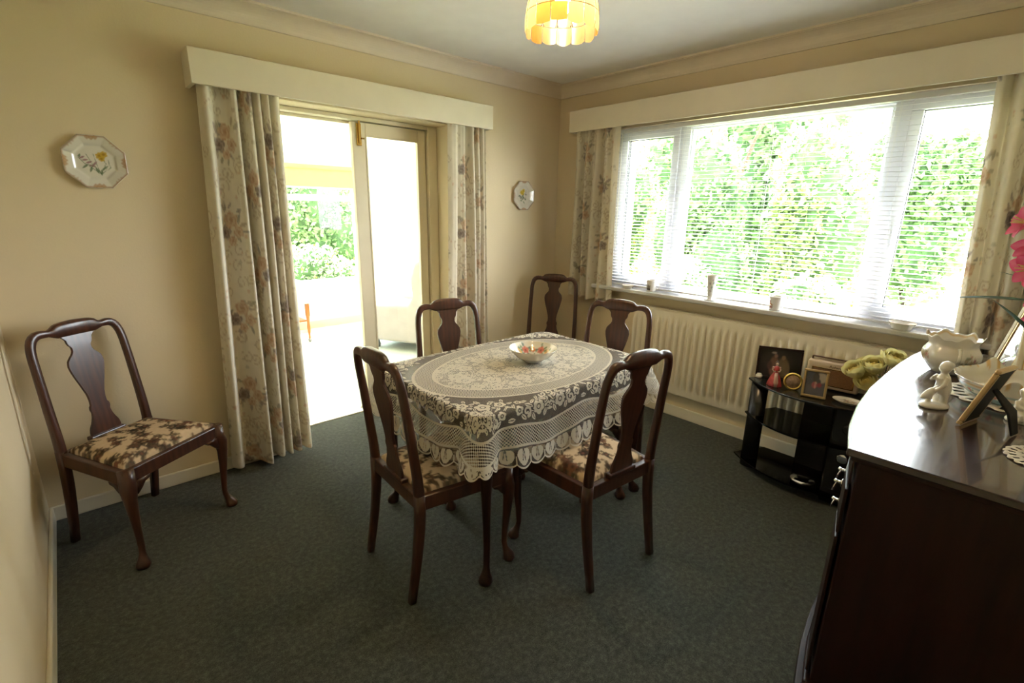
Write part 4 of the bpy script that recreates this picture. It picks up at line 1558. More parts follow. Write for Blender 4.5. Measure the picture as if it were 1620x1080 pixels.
def spray_a(x, y, C, front, R):
    G = (.12, .18, .09)
    for p in ([(.12, -.42), (.05, -.28), (-.10, -.05), (-.22, .25)], [(.12, -.42), (-.08, -.25), (-.30, -.08), (-.45, .12)], [(.12, -.42), (.30, -.05), (.22, .20)], [(.12, -.42), (.42, -.18), (.38, .10)], [(.12, -.42), (.05, -.2), (-.02, .28)]):
        for (a, b), (c, d) in zip(p, p[1:]):
            for t in np.linspace(0, 1, 14):
                m = sm(np.hypot(x - R * (a + (c - a) * t), y - R * (b + (d - b) * t)) - R * .012, .002)
                C = over(C, m * front * .8, G)
    for a, b, l, an, c in ((-.18, -.02, .11, .4, (.32, .16, .18)), (-.28, .06, .10, .2, (.32, .16, .18)), (-.36, .14, .10, .5, (.30, .15, .16)), (-.10, -.14, .12, -.3, (.25, .14, .12)), (-.30, -.16, .13, .7, G), (-.15, -.26, .12, 1.2, G), (-.42, .20, .08, 1.2, G), (.02, -.30, .12, 1.9, G), (.14, -.36, .12, 1.4, G), (-.02, -.06, .10, .9, (.32, .16, .18)), (.26, -.20, .14, .7, G)):
        m, _, _ = m_leaf(x, y, R * a, R * b, R * l, R * .035, an, .002)
        C = over(C, m * front * .85, c)
    for a, b, q in ((.16, .22, .13), (.28, .28, .12), (.20, .12, .10)):
        m, rr, an = m_flower(x, y, R * a, R * b, R * q, 6, a * 9, .003)
        C = over(C, m * front * .95, (.62, .40, .05))
        C = over(C, sm(rr - R * q * .4, .004) * front * .8, (.40, .22, .03))
    return C


def spray_b(x, y, C, front, R):
    G = (.10, .17, .10)
    rr_ = random.Random(3)
    for k in range(26):
        a, b = rr_.uniform(-.34, .36), rr_.uniform(-.46, .10)
        if abs(a) > .1 + (b + .46) * .7:
            continue
        m, _, _ = m_leaf(x, y, R * a, R * b, R * .12, R * .04, rr_.uniform(0, 3.1), .002)
        C = over(C, m * front * .85, rr_.choice((G, (.18, .25, .14), (.22, .20, .16))))
    for k in range(5):
        m, _, _ = m_leaf(x, y, R * (.26), R * (-.1 + .1 * k), R * .05, R * .025, .8, .002)
        C = over(C, m * front * .8, (.25, .20, .22))
    for a, b, q in ((-.14, .20, .14), (.04, .30, .14), (-.04, .14, .13)):
        m, rr, an = m_flower(x, y, R * a, R * b, R * q, 6, a * 9, .003)
        C = over(C, m * front * .95, (.64, .46, .05))
        C = over(C, sm(rr - R * q * .4, .004) * front * .7, (.42, .26, .03))
    return C


wall_plate('octagonal plate with yellow flower on the left part of the wall, above the lone chair', (-3.082, -.003, 1.676), .122, spray_a, 1)
wall_plate('octagonal plate with yellow flower near the room corner between the two pelmets', (-.415, -.003, 1.612), .122, spray_b, 2)

# ------------------------------------------------------------------ things on the windowsill
SZ = .9325


def cup_handle(cx, r, z0, z1, out, th=.004):
    n = 14
    return sweep([(cx + out * sin(pi * i / n), 0, z0 + (z1 - z0) * (.5 - .5 * cos(pi * i / n))) for i in range(n + 1)], th * .7, th, hint=(0, 1, 0), n=8)


def mug(label, loc, rz, paint, h=.085, r=.036, flare=1.0):
    t = thing('mug', label, 'mug', loc, rz)
    china_lathe('mug_body', [(0, .002), (r * .75, .002), (r * .80, 0), (r * .86, .004), (r * .93, .03), (r * flare, h - .002), (r * flare + .0005, h), (r * flare - .003, h - .001), (r * .88, .03), (r * .80, .008), (0, .006)], 96, paint, t)
    mesh('handle', cup_handle(r * .93, r, .016, h * .82, .026), 'bone_china', t)
    return t


def mug_castle(A, q, R, Z):
    C = np.ones(A.shape + (3,)) * np.array((.86, .83, .76))
    out = (q < .52) & (np.abs(np.mod(A - 3.4 + pi, 2 * pi) - pi) < 1.25)
    rr = random.Random(1)
    for k in range(13):
        a = 3.4 - 1.2 + k * .2
        m = sm(np.abs(A - a) * .036 - rr.uniform(.002, .006), .002) * sm(np.abs(Z - .030) - rr.uniform(.012, .026), .003)
        C = over(C, m * out * .8, rr.choice(((.10, .09, .08), (.22, .18, .14), (.14, .13, .12))))
    C = over(C, out * sm(np.abs(Z - .018) - .008, .003) * .85, (.07, .07, .06))
    return C


def mug_flower(A, q, R, Z):
    C = np.ones(A.shape + (3,)) * np.array((.86, .83, .77))
    x = np.mod(A - 3.6 + pi, 2 * pi) * .036 - pi * .036
    D = scatter_print(x, Z, C.copy(), [(-.012, .028, .008), (.004, .040, .008), (.010, .022, .009), (-.004, .014, .007), (.018, .036, .006), (-.018, .042, .005), (.002, .055, .005), (-.008, .060, .004)], ((.66, .24, .10), (.50, .14, .12), (.72, .42, .16)), ((.42, .18, .10), (.30, .30, .18), (.55, .34, .20)), seed=5)
    return np.where(((q < .52))[..., None], D, C)


mug('white mug with a dark printed skyline, on the windowsill', (-.075, -1.055, SZ), radians(-70), mug_castle)
mug('white mug with rust coloured flowers, on the windowsill', (-.075, -1.922, SZ), radians(-70), mug_flower, flare=1.08)
vs = thing('china_vase', 'white flared china vase with faint green flowers on the windowsill', 'vase', (-.076, -1.508, SZ))


def vase_paint(A, q, R, Z):
    C = np.ones(A.shape + (3,)) * np.array((.84, .82, .76))
    x = np.mod(A - 3.7 + pi, 2 * pi) * .03 - pi * .03
    D = scatter_print(x, Z, C.copy(), [(0, .09, .008), (-.012, .115, .007), (.012, .12, .008), (.004, .14, .005), (-.006, .065, .006)], ((.45, .52, .45), (.62, .52, .55)), ((.40, .50, .38), (.52, .58, .48)), seed=6)
    return np.where((q < .6)[..., None], D, C)


china_lathe('vase_body', [(0, .003), (.030, .003), (.036, 0), (.037, .004), (.026, .010), (.016, .018), (.0155, .026), (.020, .036), (.024, .07), (.029, .12), (.036, .168), (.0375, .172), (.035, .1715), (.027, .12), (.021, .06), (0, .04)], 96, vase_paint, vs)


def round_dish(name, label, cat, loc, r, h, mat='bone_china', fl=0):
    t = thing(name, label, cat, loc)
    mesh('dish_body', lathe([(0, .002), (r * .66, .002), (r * .70, 0), (r * .74, .003), (r * .80, h * .35), (r * .98, h * .92), (r, h), (r * .97, h), (r * .76, h * .38), (r * .68, .007), (0, .006)], 64, (lambda a, z: 1 + fl * sin(12 * a) * (z > h * .5))), mat, t)
    mesh('gilt_line', sweep([(r * .985 * cos(2 * pi * i / 48), r * .985 * sin(2 * pi * i / 48), h) for i in range(49)], .001, n=5, hint=(0, 0, 1), caps=False), 'gilt', t)
    return t


round_dish('trinket_dish', 'small low white dish beside the short curtain on the windowsill', 'dish', (-.078, -.85, SZ), .045, .022)
round_dish('trinket_dish', 'round white dish on the windowsill above the sideboard', 'dish', (-.080, -2.550, SZ), .058, .036, fl=.02)

# ------------------------------------------------------------------ glass and black television stand
TVC = -2.285
tv = thing('media_stand', 'black glass three tier stand in front of the radiator', 'stand', (0, TVC, 0))


def dshelf(hw, xb=-.135, xe=-.345, xc=-.50):
    o = [(xb, hw - .10), (xb, -hw + .10)]
    n = 28
    for i in range(n + 1):
        s = -1 + 2 * i / n
        w = hw
        x = xe - (xc - xe) * -1 * (1 - abs(s) ** 2.2)
        o.append((x, s * w))
    # rounded ends
    return o


for z, hw in ((.052, .375), (.335, .345), (.548, .352)):
    o = dshelf(hw)
    mesh('glass_shelf', prism(o, z, z + .010), 'smoked_glass' if z < .5 else 'black_plastic', tv, smooth=False, bevel=.002)
for s in (-1, 1):
    path = [(-.335, s * .285, .0), (-.335, s * .285, .549)]
    mesh('leg', sweep(path, .048, .030, hint=(1, 0, 0), n=18), 'black_plastic', tv)
col = mesh('column', box(-.425, -.32, -.275, -.125, .0, .549), 'black_plastic', tv, smooth=False, bevel=.012, seg=3)
for z in (.44, .275):
    mesh('cable_disc', xf(lathe([(0, 0), (.026, 0), (.029, .003), (.022, .006), (0, .006)], 24), (-.4255, -.20, z), (0, -pi / 2, 0)), 'chrome' if z < .3 else 'black_plastic', col)
mesh('rear_leg', box(-.20, -.15, -.08, .08, .0, .549), 'black_plastic', tv, smooth=False, bevel=.008)
TT = .5585


def pic_frame(name, label, loc, rz, w, h, bar, mat, lean, paint, depth=.014, n=46, mat2=None, strut=True):
    """standing frame: front faces local -y, leaning back; label etc on the Empty at its foot"""
    t = thing(name, label, 'picture frame', loc, rz)
    rot = (-lean, 0, 0)
    bars = [((-w / 2, w / 2), (0, bar)), ((-w / 2, w / 2), (h - bar, h)), ((-w / 2, -w / 2 + bar), (bar, h - bar)), ((w / 2 - bar, w / 2), (bar, h - bar))]
    f = mesh('moulding', xf(join(*[box(a[0], a[1], -depth / 2, depth / 2, b[0], b[1]) for a, b in bars]), (0, 0, depth / 2 * sin(lean)), rot), mat, t, smooth=False, bevel=.003)
    mesh('backing', xf(box(-w / 2 + bar * .3, w / 2 - bar * .3, depth * .1, depth * .48, bar * .3, h - bar * .3), (0, 0, depth / 2 * sin(lean)), rot), 'black_card', t, smooth=False)
    if strut:
        sl = h * .62
        ba = Vector((0, depth * .5 + sl * sin(lean), sl * cos(lean) + .003))
        e = Vector((0, ba.y + .34 * h, .004))
        mesh('strut', sweep([ba, ba * .45 + e * .55 + Vector((0, .012, .01)), e], [.016, .030, .024], [.002, .003, .002], hint=(0, .8, .5), n=8, power=5), 'black_card', t)
    if paint is not None:
        x = np.linspace(-w / 2 + bar, w / 2 - bar, n)[:, None]; z = np.linspace(bar, h - bar, n)[None]
        X = x + 0 * z; Z = z + 0 * x
        P = np.stack([X, 0 * X, Z], -1).reshape(-1, 3)
        C = paint(X / (w / 2 - bar), (Z - h / 2) / (h / 2 - bar))
        mesh('photograph', xf((P, gridfaces(n, n).tolist()), (0, 0, depth / 2 * sin(lean)), rot), 'photo_print', t, col=np.clip(C, 0, 1).reshape(-1, 3))
    return t


def blob(C, x, y, cx, cy, rx, ry, c, a=1.):
    return over(C, sm(np.hypot((x - cx) / rx, (y - cy) / ry) - 1, .35) * a, c)


def ph_couple(x, y):
    C = np.ones(x.shape + (3,)) * np.array((.022, .020, .019))
    C = blob(C, x, y, -.1, .2, .8, .7, (.05, .045, .042), .6)
    C = blob(C, x, y, -.25, -.25, .22, .75, (.19, .11, .08)); C = blob(C, x, y, .18, -.3, .30, .70, (.17, .12, .07))
    C = blob(C, x, y, .42, -.45, .10, .5, (.16, .11, .07)); C = blob(C, x, y, -.45, -.2, .12, .3, (.10, .06, .05))
    C = blob(C, x, y, -.20, .58, .16, .22, (.045, .04, .045)); C = blob(C, x, y, -.30, .72, .12, .08, (.36, .30, .26))
    C = blob(C, x, y, -.20, .50, .09, .14, (.28, .17, .12)); C = blob(C, x, y, .18, .42, .10, .16, (.26, .17, .11))
    return C


def ph_portrait(x, y):
    C = np.ones(x.shape + (3,)) * np.array((.13, .12, .13))
    C = blob(C, x, y, .55, .55, .55, .45, (.48, .42, .36)); C = blob(C, x, y, -.55, .4, .6, .6, (.10, .10, .13))
    C = blob(C, x, y, .0, .55, .34, .42, (.08, .065, .06)); C = blob(C, x, y, .25, .15, .3, .3, (.09, .08, .08))
    C = blob(C, x, y, .0, -.65, .85, .6, (.14, .13, .16)); C = blob(C, x, y, -.05, -.12, .30, .28, (.40, .12, .15)); C = blob(C, x, y, .45, -.08, .22, .2, (.32, .07, .09))
    C = blob(C, x, y, .05, .06, .13, .12, (.55, .36, .32)); C = blob(C, x, y, .02, -.22, .11, .2, (.60, .30, .32))
    return C


pic_frame('photo_frame', 'wide dark photo frame with two people in a dim picture, on the black stand', (-.245, -2.055, TT), radians(-66), .235, .185, .010, 'mahogany_side', radians(9), ph_couple)
pic_frame('photo_frame', 'small upright gilt photo frame tilted on the edge of the black stand', (-.42, -2.298, TT), radians(-74), .115, .150, .013, 'gilt', radians(14), ph_portrait)
# round gilt miniature
rf_ = thing('miniature_frame', 'small round bright gilt frame beside the red figurine on the black stand', 'picture frame', (-.372, -2.180, TT), radians(-62))
ring_ = [(.042 * cos(2 * pi * i / 40), 0, .045 + .042 * sin(2 * pi * i / 40)) for i in range(41)]
mesh('moulding', xf(sweep(ring_, .0075, .006, hint=(0, 1, 0), n=10, caps=False), (0, 0, 0), (radians(-12), 0, 0)), 'gilt_bright', rf_)
mesh('picture', xf(lathe([(0, 0), (.039, 0), (.039, .002), (0, .002)], 32), (0, .009, .044), (radians(78), 0, 0)), 'photo_sepia', rf_)
mesh('strut', sweep([(0, .012, .06), (0, .045, .004)], [.006, .008], [.0015, .0015], hint=(0, .8, .5), n=6), 'black_card', rf_)

# red lady figurine
lf_ = thing('lady_figurine', 'small porcelain lady figurine in a red and pink crinoline dress on the black stand', 'figurine', (-.375, -2.086, TT), radians(-60))
mesh('skirt', lathe([(0, 0), (.037, 0), (.038, .004), (.034, .025), (.024, .055), (.014, .074), (.0105, .082), (0, .083)], 48, lambda a, z: 1 + .06 * sin(9 * a) * max(0, 1 - z / .08)), 'dress_red', lf_)
mesh('underskirt', xf(lathe([(0, 0), (.030, 0), (.028, .025), (.018, .055), (.010, .076), (0, .077)], 20), (0, -.0105, .001), (0, 0, 0), (.72, 1, 1)), 'dress_pink', lf_)
mesh('bodice', lathe([(0, .078), (.010, .079), (.0135, .092), (.0155, .104), (.011, .112), (.005, .116), (0, .117)], 20), 'dress_red', lf_)
mesh('head', join(ball((0, -.001, .128), (.0085, .0090, .0105), 14, 10), sweep([(0, 0, .112), (0, 0, .122)], .0040, n=8), ball((0, -.0095, .127), (.0016, .002, .002), 6, 5)), 'skin_paint', lf_)
mesh('hair', join(ball((0, .002, .132), (.0098, .0095, .0095), 14, 8), ball((0, .006, .141), .005, 8, 6)), 'hair_brown', lf_)
for s in (-1, 1):
    mesh('arm', sweep([(s * .013, 0, .108), (s * .021, -.002, .094), (s * .014, -.014, .086), (s * .004, -.018, .088)], [.0045, .0042, .0034, .003], n=8), 'skin_paint', lf_)
    mesh('puff_sleeve', ball((s * .0155, 0, .105), .0075, 10, 7), 'dress_pink', lf_)

# radio
rd = thing('table_radio', 'cream portable radio with brown grille behind the small gilt frame', 'radio', (-.185, -2.318, TT), radians(-84))
RWd, RHt, RD = .255, .158, .075
mesh('case', box(-RWd / 2, RWd / 2, -RD / 2, RD / 2, .004, RHt), 'radio_cream', rd, bevel=.012, seg=4)
mesh('grille', box(-RWd / 2 + .030, RWd / 2 - .028, -RD / 2 - .002, -RD / 2 + .004, .028, RHt - .040), 'radio_grille', rd, smooth=False, bevel=.002)
gb = RD / 2
mesh('grille_surround', join(box(-RWd / 2 + .025, RWd / 2 - .023, -gb - .003, -gb + .002, RHt - .040, RHt - .036), box(-RWd / 2 + .025, RWd / 2 - .023, -gb - .003, -gb + .002, .024, .028),
                             box(-RWd / 2 + .025, -RWd / 2 + .030, -gb - .003, -gb + .002, .028, RHt - .04), box(RWd / 2 - .028, RWd / 2 - .023, -gb - .003, -gb + .002, .028, RHt - .04)), 'brass', rd, smooth=False)
mesh('carry_handle', join(box(-.112, .112, -.010, .010, RHt + .012, RHt + .017), box(-.115, -.108, -.010, .010, RHt - .002, RHt + .016), box(.108, .115, -.010, .010, RHt - .002, RHt + .016)), 'radio_dark', rd, smooth=False, bevel=.002)
for x in (-.10, .10):
    mesh('foot', lathe([(0, 0), (.008, 0), (.008, .005), (0, .005)], 10), 'black_plastic', rd).location = (x, 0, 0)
fc = bpy.data.curves.new('radio_lettering', 'FONT'); fc.body = 'Roberts'; fc.size = .020; fc.align_x = 'CENTER'; fc.extrude = .0008; fc.shear = .3
fc.materials.append(MATS['radio_dark'])
fo = bpy.data.objects.new('lettering_curve', fc); COL.objects.link(fo)
lm = bpy.data.meshes.new_from_object(fo.evaluated_get(bpy.context.evaluated_depsgraph_get()))
bpy.data.objects.remove(fo)
fo = link('lettering', lm, rd); fo.location = (.01, -RD / 2 - .001, RHt - .030); fo.rotation_euler = (pi / 2, 0, 0)

# oval plate on the stand, dish on the lowest shelf, little white pot at the end
ov = thing('oval_dish', 'small oval cream dish with printed flowers at the sideboard end of the black stand', 'dish', (-.36, -2.445, TT))


def oval_paint(A, q, R, Z):
    C = np.ones(A.shape + (3,)) * np.array((.74, .66, .52))
    x, y = R * np.cos(A), R * np.sin(A)
    D = scatter_print(x, y, C.copy(), [(0, 0, .012), (.02, .012, .009), (-.02, .008, .009), (.012, -.018, .008), (-.016, -.016, .007)], ((.60, .42, .20), (.55, .34, .26)), seed=9)
    return np.where((q > .5)[..., None], D, C)


china_lathe('dish_body', [(0, .002), (.038, .002), (.042, 0), (.046, .003), (.062, .014), (.0635, .016), (.060, .0155), (.044, .007), (0, .006)], 64, oval_paint, ov, sx=.8, sy=1.15)
bd = thing('silver_bowl', 'small round silver bowl on the lowest shelf of the black stand', 'bowl', (-.452, -2.330, .0625))
mesh('bowl_body', lathe([(0, .002), (.030, .002), (.034, 0), (.038, .004), (.056, .026), (.062, .034), (.060, .034), (.050, .024), (.03, .010), (0, .008)], 40), 'black_plastic', bd)
mesh('glass_lid', lathe([(0, .040), (.03, .039), (.057, .034), (.0575, .036), (.03, .042), (0, .043)], 40), 'chrome', bd)
wp = thing('white_pot', 'tiny white china pot at the curtain end of the black stand behind the dark frame', 'pot', (-.30, -1.972, TT))
mesh('pot_body', lathe([(0, .001), (.014, 0), (.019, .008), (.017, .018), (.012, .022), (.013, .025), (.010, .024), (.012, .012), (0, .006)], 28), 'bone_china', wp)

# yellow roses
yr = thing('yellow_rose_bunch', 'bunch of yellow silk roses in a glass vase beside the radio', 'flowers', (-.268, -2.548, TT))
mesh('vase', lathe([(0, .002), (.030, .002), (.034, 0), (.036, .02), (.028, .06), (.026, .09), (.034, .12), (.032, .12), (.023, .09), (.024, .06), (.030, .02), (0, .008)], 28), 'crystal', yr)


def rose(c, R, tilt, seed, parent=yr):
    """cup of overlapping petals: patches of nested spheres with rolled lips"""
    r_ = random.Random(seed)
    ps = [ball((0, 0, R * .55), (R * .30, R * .30, R * .42), 10, 6)]
    for ring, (n, rad, top, lip) in enumerate(((3, .46, .50, .05), (4, .66, .62, .12), (5, .86, .78, .22), (5, 1.0, 1.02, .34))):
        for k in range(n):
            a = 2 * pi * k / n + ring * .65 + r_.uniform(-.15, .15)
            V, F = [], []
            nu_, nv2 = 7, 7
            for i in range(nu_):
                u_ = -1 + 2 * i / (nu_ - 1)
                for j in range(nv2):
                    v_ = j / (nv2 - 1)
                    pol = 2.75 + (top + .28 * u_ * u_ - 2.75) * v_
                    w = (pi / n) * 1.25 * (.35 + .65 * sin(min(1, v_ * 1.2) * pi / 2))
                    q = R * rad * (1 + lip * max(0, v_ - .72) / .28 * (1 - .4 * u_ * u_)) + R * .03 * u_ * (1 if k % 2 else -1)
                    V.append((q * sin(pol) * cos(a + u_ * w), q * sin(pol) * sin(a + u_ * w), R * .55 + q * .92 * cos(pol)))
            for i in range(nu_ - 1):
                for j in range(nv2 - 1):
                    F.append((i * nv2 + j, (i + 1) * nv2 + j, (i + 1) * nv2 + j + 1, i * nv2 + j + 1))
            ps.append((V, F))
    vv, ff = join(*ps)
    d_ = np.clip(np.linalg.norm(np.array(vv) - (0, 0, R * .55), axis=1)[:, None] / (R * 1.05), 0, 1)
    return mesh('rose_bloom', xf((vv, ff), c, tilt), 'petal_print', parent, col=np.array((.80, .55, .08)) * (1 - d_) + np.array((.90, .85, .45)) * d_)


blooms = [((-.062, .095, .160), .046, (-.45, -.65, 0)), ((-.075, .040, .120), .045, (-.2, -.9, 0)), ((-.050, .030, .195), .047, (-.1, -.45, 0)), ((-.01, .075, .19), .040, (-.6, -.1, 0)), ((-.045, -.030, .245), .044, (.3, -.4, 0)), ((.0, -.01, .235), .042, (.1, .2, 0)), ((-.05, -.075, .225), .038, (.6, -.4, 0))]
for i, (c, R_, ti) in enumerate(blooms):
    rose(c, R_, ti, i)
    mesh('stem', sweep([(0, 0, .02), (c[0] * .3, c[1] * .3, .12), c], .0018, n=5), 'green_stem', yr)


def leafmesh(p, d, l, w, up=(0, 0, 1), droop=.2):
    p, d = Vector(p), Vector(d).normalized()
    s = d.cross(Vector(up)).normalized()
    u_ = s.cross(d)
    V, F = [], []
    n = 8
    for i in range(n + 1):
        t = i / n
        q = p + d * (l * t) - u_ * (droop * l * t * t)
        ww = w * sin(pi * min(1, t * .96 + .04)) ** .8 + .0004
        V += [tuple(q - s * ww + u_ * ww * .25), tuple(q), tuple(q + s * ww + u_ * ww * .25)]
    for i in range(n):
        for j in range(2):
            F.append((3 * i + j, 3 * i + j + 1, 3 * i + 4 + j, 3 * i + 3 + j))
    return V, F


for p, d, l, w in (((-.03, 0, .16), (-.9, -.35, .15), .085, .022), ((-.02, .03, .15), (-.4, .9, .1), .06, .016), ((0, -.04, .16), (-.3, -.9, .2), .07, .018), ((-.02, .0, .14), (-.8, .4, -.3), .06, .018)):
    mesh('leaf', leafmesh(p, d, l, w), 'green_leaf', yr)
sp = []
rr_ = random.Random(2)
for k in range(12):
    a = rr_.uniform(0, 6.28); d = rr_.uniform(.03, .08)
    e = (d * cos(a) - .01, d * sin(a), rr_.uniform(.20, .25))
    sp.append(sweep([(0, 0, .12), e], .0006, n=4)); sp.append(ball(e, .004, 6, 4))
mesh('filler_sprig', join(*sp), 'green_stem', yr)

# ------------------------------------------------------------------ sideboard
SBZ = .90
sb = thing('sideboard', 'dark polished mahogany bow fronted sideboard at the right', 'sideboard', (-1.0, -3.0, 0))
bx = [-1.785, -1.74, -1.68, -1.596, -1.50, -1.401, -1.163, -.919, -.70, -.50, -.36, -.27, -.215]
by = [-2.742, -2.731, -2.717, -2.698, -2.684, -2.671, -2.654, -2.653, -2.657, -2.668, -2.683, -2.702, -2.716]


def bow(x):
    return float(np.interp(x, bx, by))


def bow_outline(inset, back, n=40):
    x0, x1 = -1.785 + inset, -.215 - inset
    o = []
    for i in range(n + 1):
        x = x0 + (x1 - x0) * i / n
        xq = -1.785 + (x - x0) / (x1 - x0) * 1.57
        o.append((x + 1.0, bow(xq) - inset + 3.0))
    o += [(x1 + 1.0, back + 3.0), (x0 + 1.0, back + 3.0)]
    return o[::-1]


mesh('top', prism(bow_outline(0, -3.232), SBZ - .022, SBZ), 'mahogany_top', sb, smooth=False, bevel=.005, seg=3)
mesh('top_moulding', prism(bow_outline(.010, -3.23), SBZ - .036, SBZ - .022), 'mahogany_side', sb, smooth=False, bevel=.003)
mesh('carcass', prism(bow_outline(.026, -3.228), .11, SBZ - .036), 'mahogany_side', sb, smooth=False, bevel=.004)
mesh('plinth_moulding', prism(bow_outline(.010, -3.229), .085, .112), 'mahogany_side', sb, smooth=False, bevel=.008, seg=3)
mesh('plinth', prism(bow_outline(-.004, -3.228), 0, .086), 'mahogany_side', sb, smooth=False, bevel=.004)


def bowed_panel(name, xa, xb_, za, zb_, th=.010, parent=sb, n=10):
    V, F = [], []
    for i in range(n + 1):
        x = xa + (xb_ - xa) * i / n
        y = bow(x) - .026
        V += [(x + 1, y + 3 + .001, za), (x + 1, y + 3 + th, za), (x + 1, y + 3 + th, zb_), (x + 1, y + 3 + .001, zb_)]
    for i in range(n):
        for j in range(4):
            F.append((4 * i + j, 4 * i + 4 + j, 4 * i + 4 + (j + 1) % 4, 4 * i + (j + 1) % 4))
    F += [(0, 1, 2, 3), tuple(4 * n + j for j in (3, 2, 1, 0))]
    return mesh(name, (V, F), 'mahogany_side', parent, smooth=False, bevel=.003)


def ring_pull(x, z, parent):
    y = bow(x) - .026 + 3 + .010
    mesh('handle', join(xf(lathe([(0, 0), (.015, 0), (.013, .004), (.006, .006), (.005, .016), (.008, .022), (0, .026)], 16), (x + 1, y, z), (-pi / 2, 0, 0)),
                        sweep([(x + 1 + .015 * sin(2 * pi * i / 20), y + .016 + .004 * (1 - cos(2 * pi * i / 20)), z - .016 + .016 * cos(2 * pi * i / 20)) for i in range(21)], .0024, n=6, hint=(0, 1, 0), caps=False)), 'chrome', parent)


dw = [(-1.745, -1.26), (-1.245, -.755), (-.74, -.265)]
for i, (xa, xb_) in enumerate(dw):
    d = bowed_panel('drawer', xa, xb_, .625, .765)
    ring_pull(xa + .195, .686, d); ring_pull(xb_ - .195, .686, d)
    bowed_panel('frieze', xa, xb_, .78, .858, .006)
    d = bowed_panel('door', xa, xb_, .125, .612)
    ring_pull(xa + .28, .58, d)

# ---- things on the sideboard
TZS = SBZ + .0005
# jardiniere with a frilled rim
pot = thing('china_jardiniere', 'large white china flower pot with frilled rim and rose sprays on the sideboard', 'pot', (-.700, -2.812, TZS), radians(20))


def pot_paint(A, q, R, Z):
    C = np.ones(A.shape + (3,)) * np.array((.80, .75, .66))
    out = q < .56
    for k, a0 in enumerate((3.62, 1.75, 5.3, .3)):
        x = (np.mod(A - a0 + pi, 2 * pi) - pi) * .11
        D = scatter_print(x, Z, C.copy(), [(0, .062, .013), (.020, .072, .010), (-.020, .070, .009), (.010, .045, .008), (-.012, .048, .007), (.034, .060, .006), (-.036, .058, .006), (.0, .086, .006)],
                          ((.62, .30, .26), (.70, .42, .34), (.50, .22, .24), (.62, .50, .34)), ((.22, .26, .14), (.34, .28, .16), (.30, .22, .14)), seed=30 + k)
        loc = out & (np.abs(x) < .075)
        C = np.where(loc[..., None], D, C)
    C = over(C, sm(np.abs(q - .54) - .006, .006), (.72, .52, .26))
    return C


china_lathe('pot_body', [(0, .003), (.062, .003), (.070, 0), (.075, .004), (.092, .018), (.118, .042), (.131, .068), (.126, .090), (.112, .106), (.107, .114), (.112, .126), (.124, .146), (.127, .150), (.122, .149), (.104, .116), (.108, .104), (.122, .088), (.126, .066), (.112, .04), (.08, .018), (0, .010)], 160, pot_paint, pot,
            sx=.70, sy=.70, fr=lambda A, Z: 1 + .03 * np.sin(6 * A) * np.clip((Z - .10) / .05, 0, 1) + .02 * np.sin(6 * A) * np.clip(1 - np.abs(Z - .07) / .05, 0, 1),
            zf=lambda A, Z: (.007 * np.sin(6 * A + .8) + .004 * np.sin(12 * A)) * np.clip((Z - .105) / .045, 0, 1))
for s in (-1, 1):
    mesh('scroll_ear', sweep([(s * .090, 0, .06), (s * .101, 0, .078), (s * .098, 0, .10), (s * .082, 0, .112)], [.007, .006, .005, .006], n=8), 'porcelain', pot)


def figure(name, label, loc, rz, parts_, mat='porcelain', vox=.0028):
    """one continuous modelled body: balls and limbs fused by a remesh"""
    t = thing(name, label, 'figurine', loc, rz)
    o = mesh('body', join(*parts_), mat, t)
    rm = o.modifiers.new('fuse', 'REMESH'); rm.mode = 'VOXEL'; rm.voxel_size = vox; rm.use_smooth_shade = True
    s_ = o.modifiers.new('soft', 'SMOOTH'); s_.factor = .5; s_.iterations = 3
    return t


def limb(p, r):
    return sweep(p, r, n=10, hint=(.1, .9, .2))


# child crouched with a bird: faces the window side (local -x), base oval
figure('boy_figurine', 'white porcelain child figurine holding a bird, standing near the front edge of the sideboard', (-1.215, -2.846, TZS), radians(-38), [
    xf(lathe([(0, 0), (.038, 0), (.040, .005), (.037, .012), (.030, .016), (0, .017)], 24), (-.006, 0, 0), (0, 0, 0), (1.15, .85, 1)),
    limb([(.012, .010, .010), (.010, .011, .032), (.006, .010, .056), (.008, .006, .080)], [.011, .011, .013, .015]),
    limb([(.014, -.010, .010), (.012, -.011, .032), (.008, -.010, .056), (.008, -.006, .080)], [.011, .011, .013, .015]),
    limb([(.012, 0, .045), (.010, 0, .075), (.005, 0, .100), (.004, 0, .116)], [.020, .021, .018, .009]),
    limb([(.020, 0, .020), (.022, 0, .06), (.018, 0, .09)], [.013, .016, .012]),
    ball((.002, 0, .133), (.0175, .0165, .0185), 16, 12), ball((.008, 0, .141), (.0185, .0185, .0145), 16, 10),
    ball((-.0145, 0, .131), (.004, .003, .003), 8, 6), ball((.004, .017, .131), (.004, .003, .005), 8, 6), ball((.004, -.017, .131), (.004, .003, .005), 8, 6),
    limb([(.003, .018, .104), (-.010, .022, .090), (-.024, .012, .092), (-.028, .004, .098)], [.0075, .0068, .006, .006]),
    limb([(.003, -.018, .104), (-.008, -.022, .082), (-.020, -.012, .062), (-.028, -.004, .050)], [.0075, .0068, .006, .006]),
    limb([(-.020, 0, .060), (-.034, .0, .046), (-.050, 0, .036), (-.060, 0, .032)], [.010, .014, .010, .003]),
    ball((-.014, 0, .062), (.010, .008, .009), 10, 8), limb([(-.026, .006, .016), (-.024, .003, .036)], [.007, .009]),
    ball((-.030, .0, .102), (.008, .006, .007), 10, 8)])
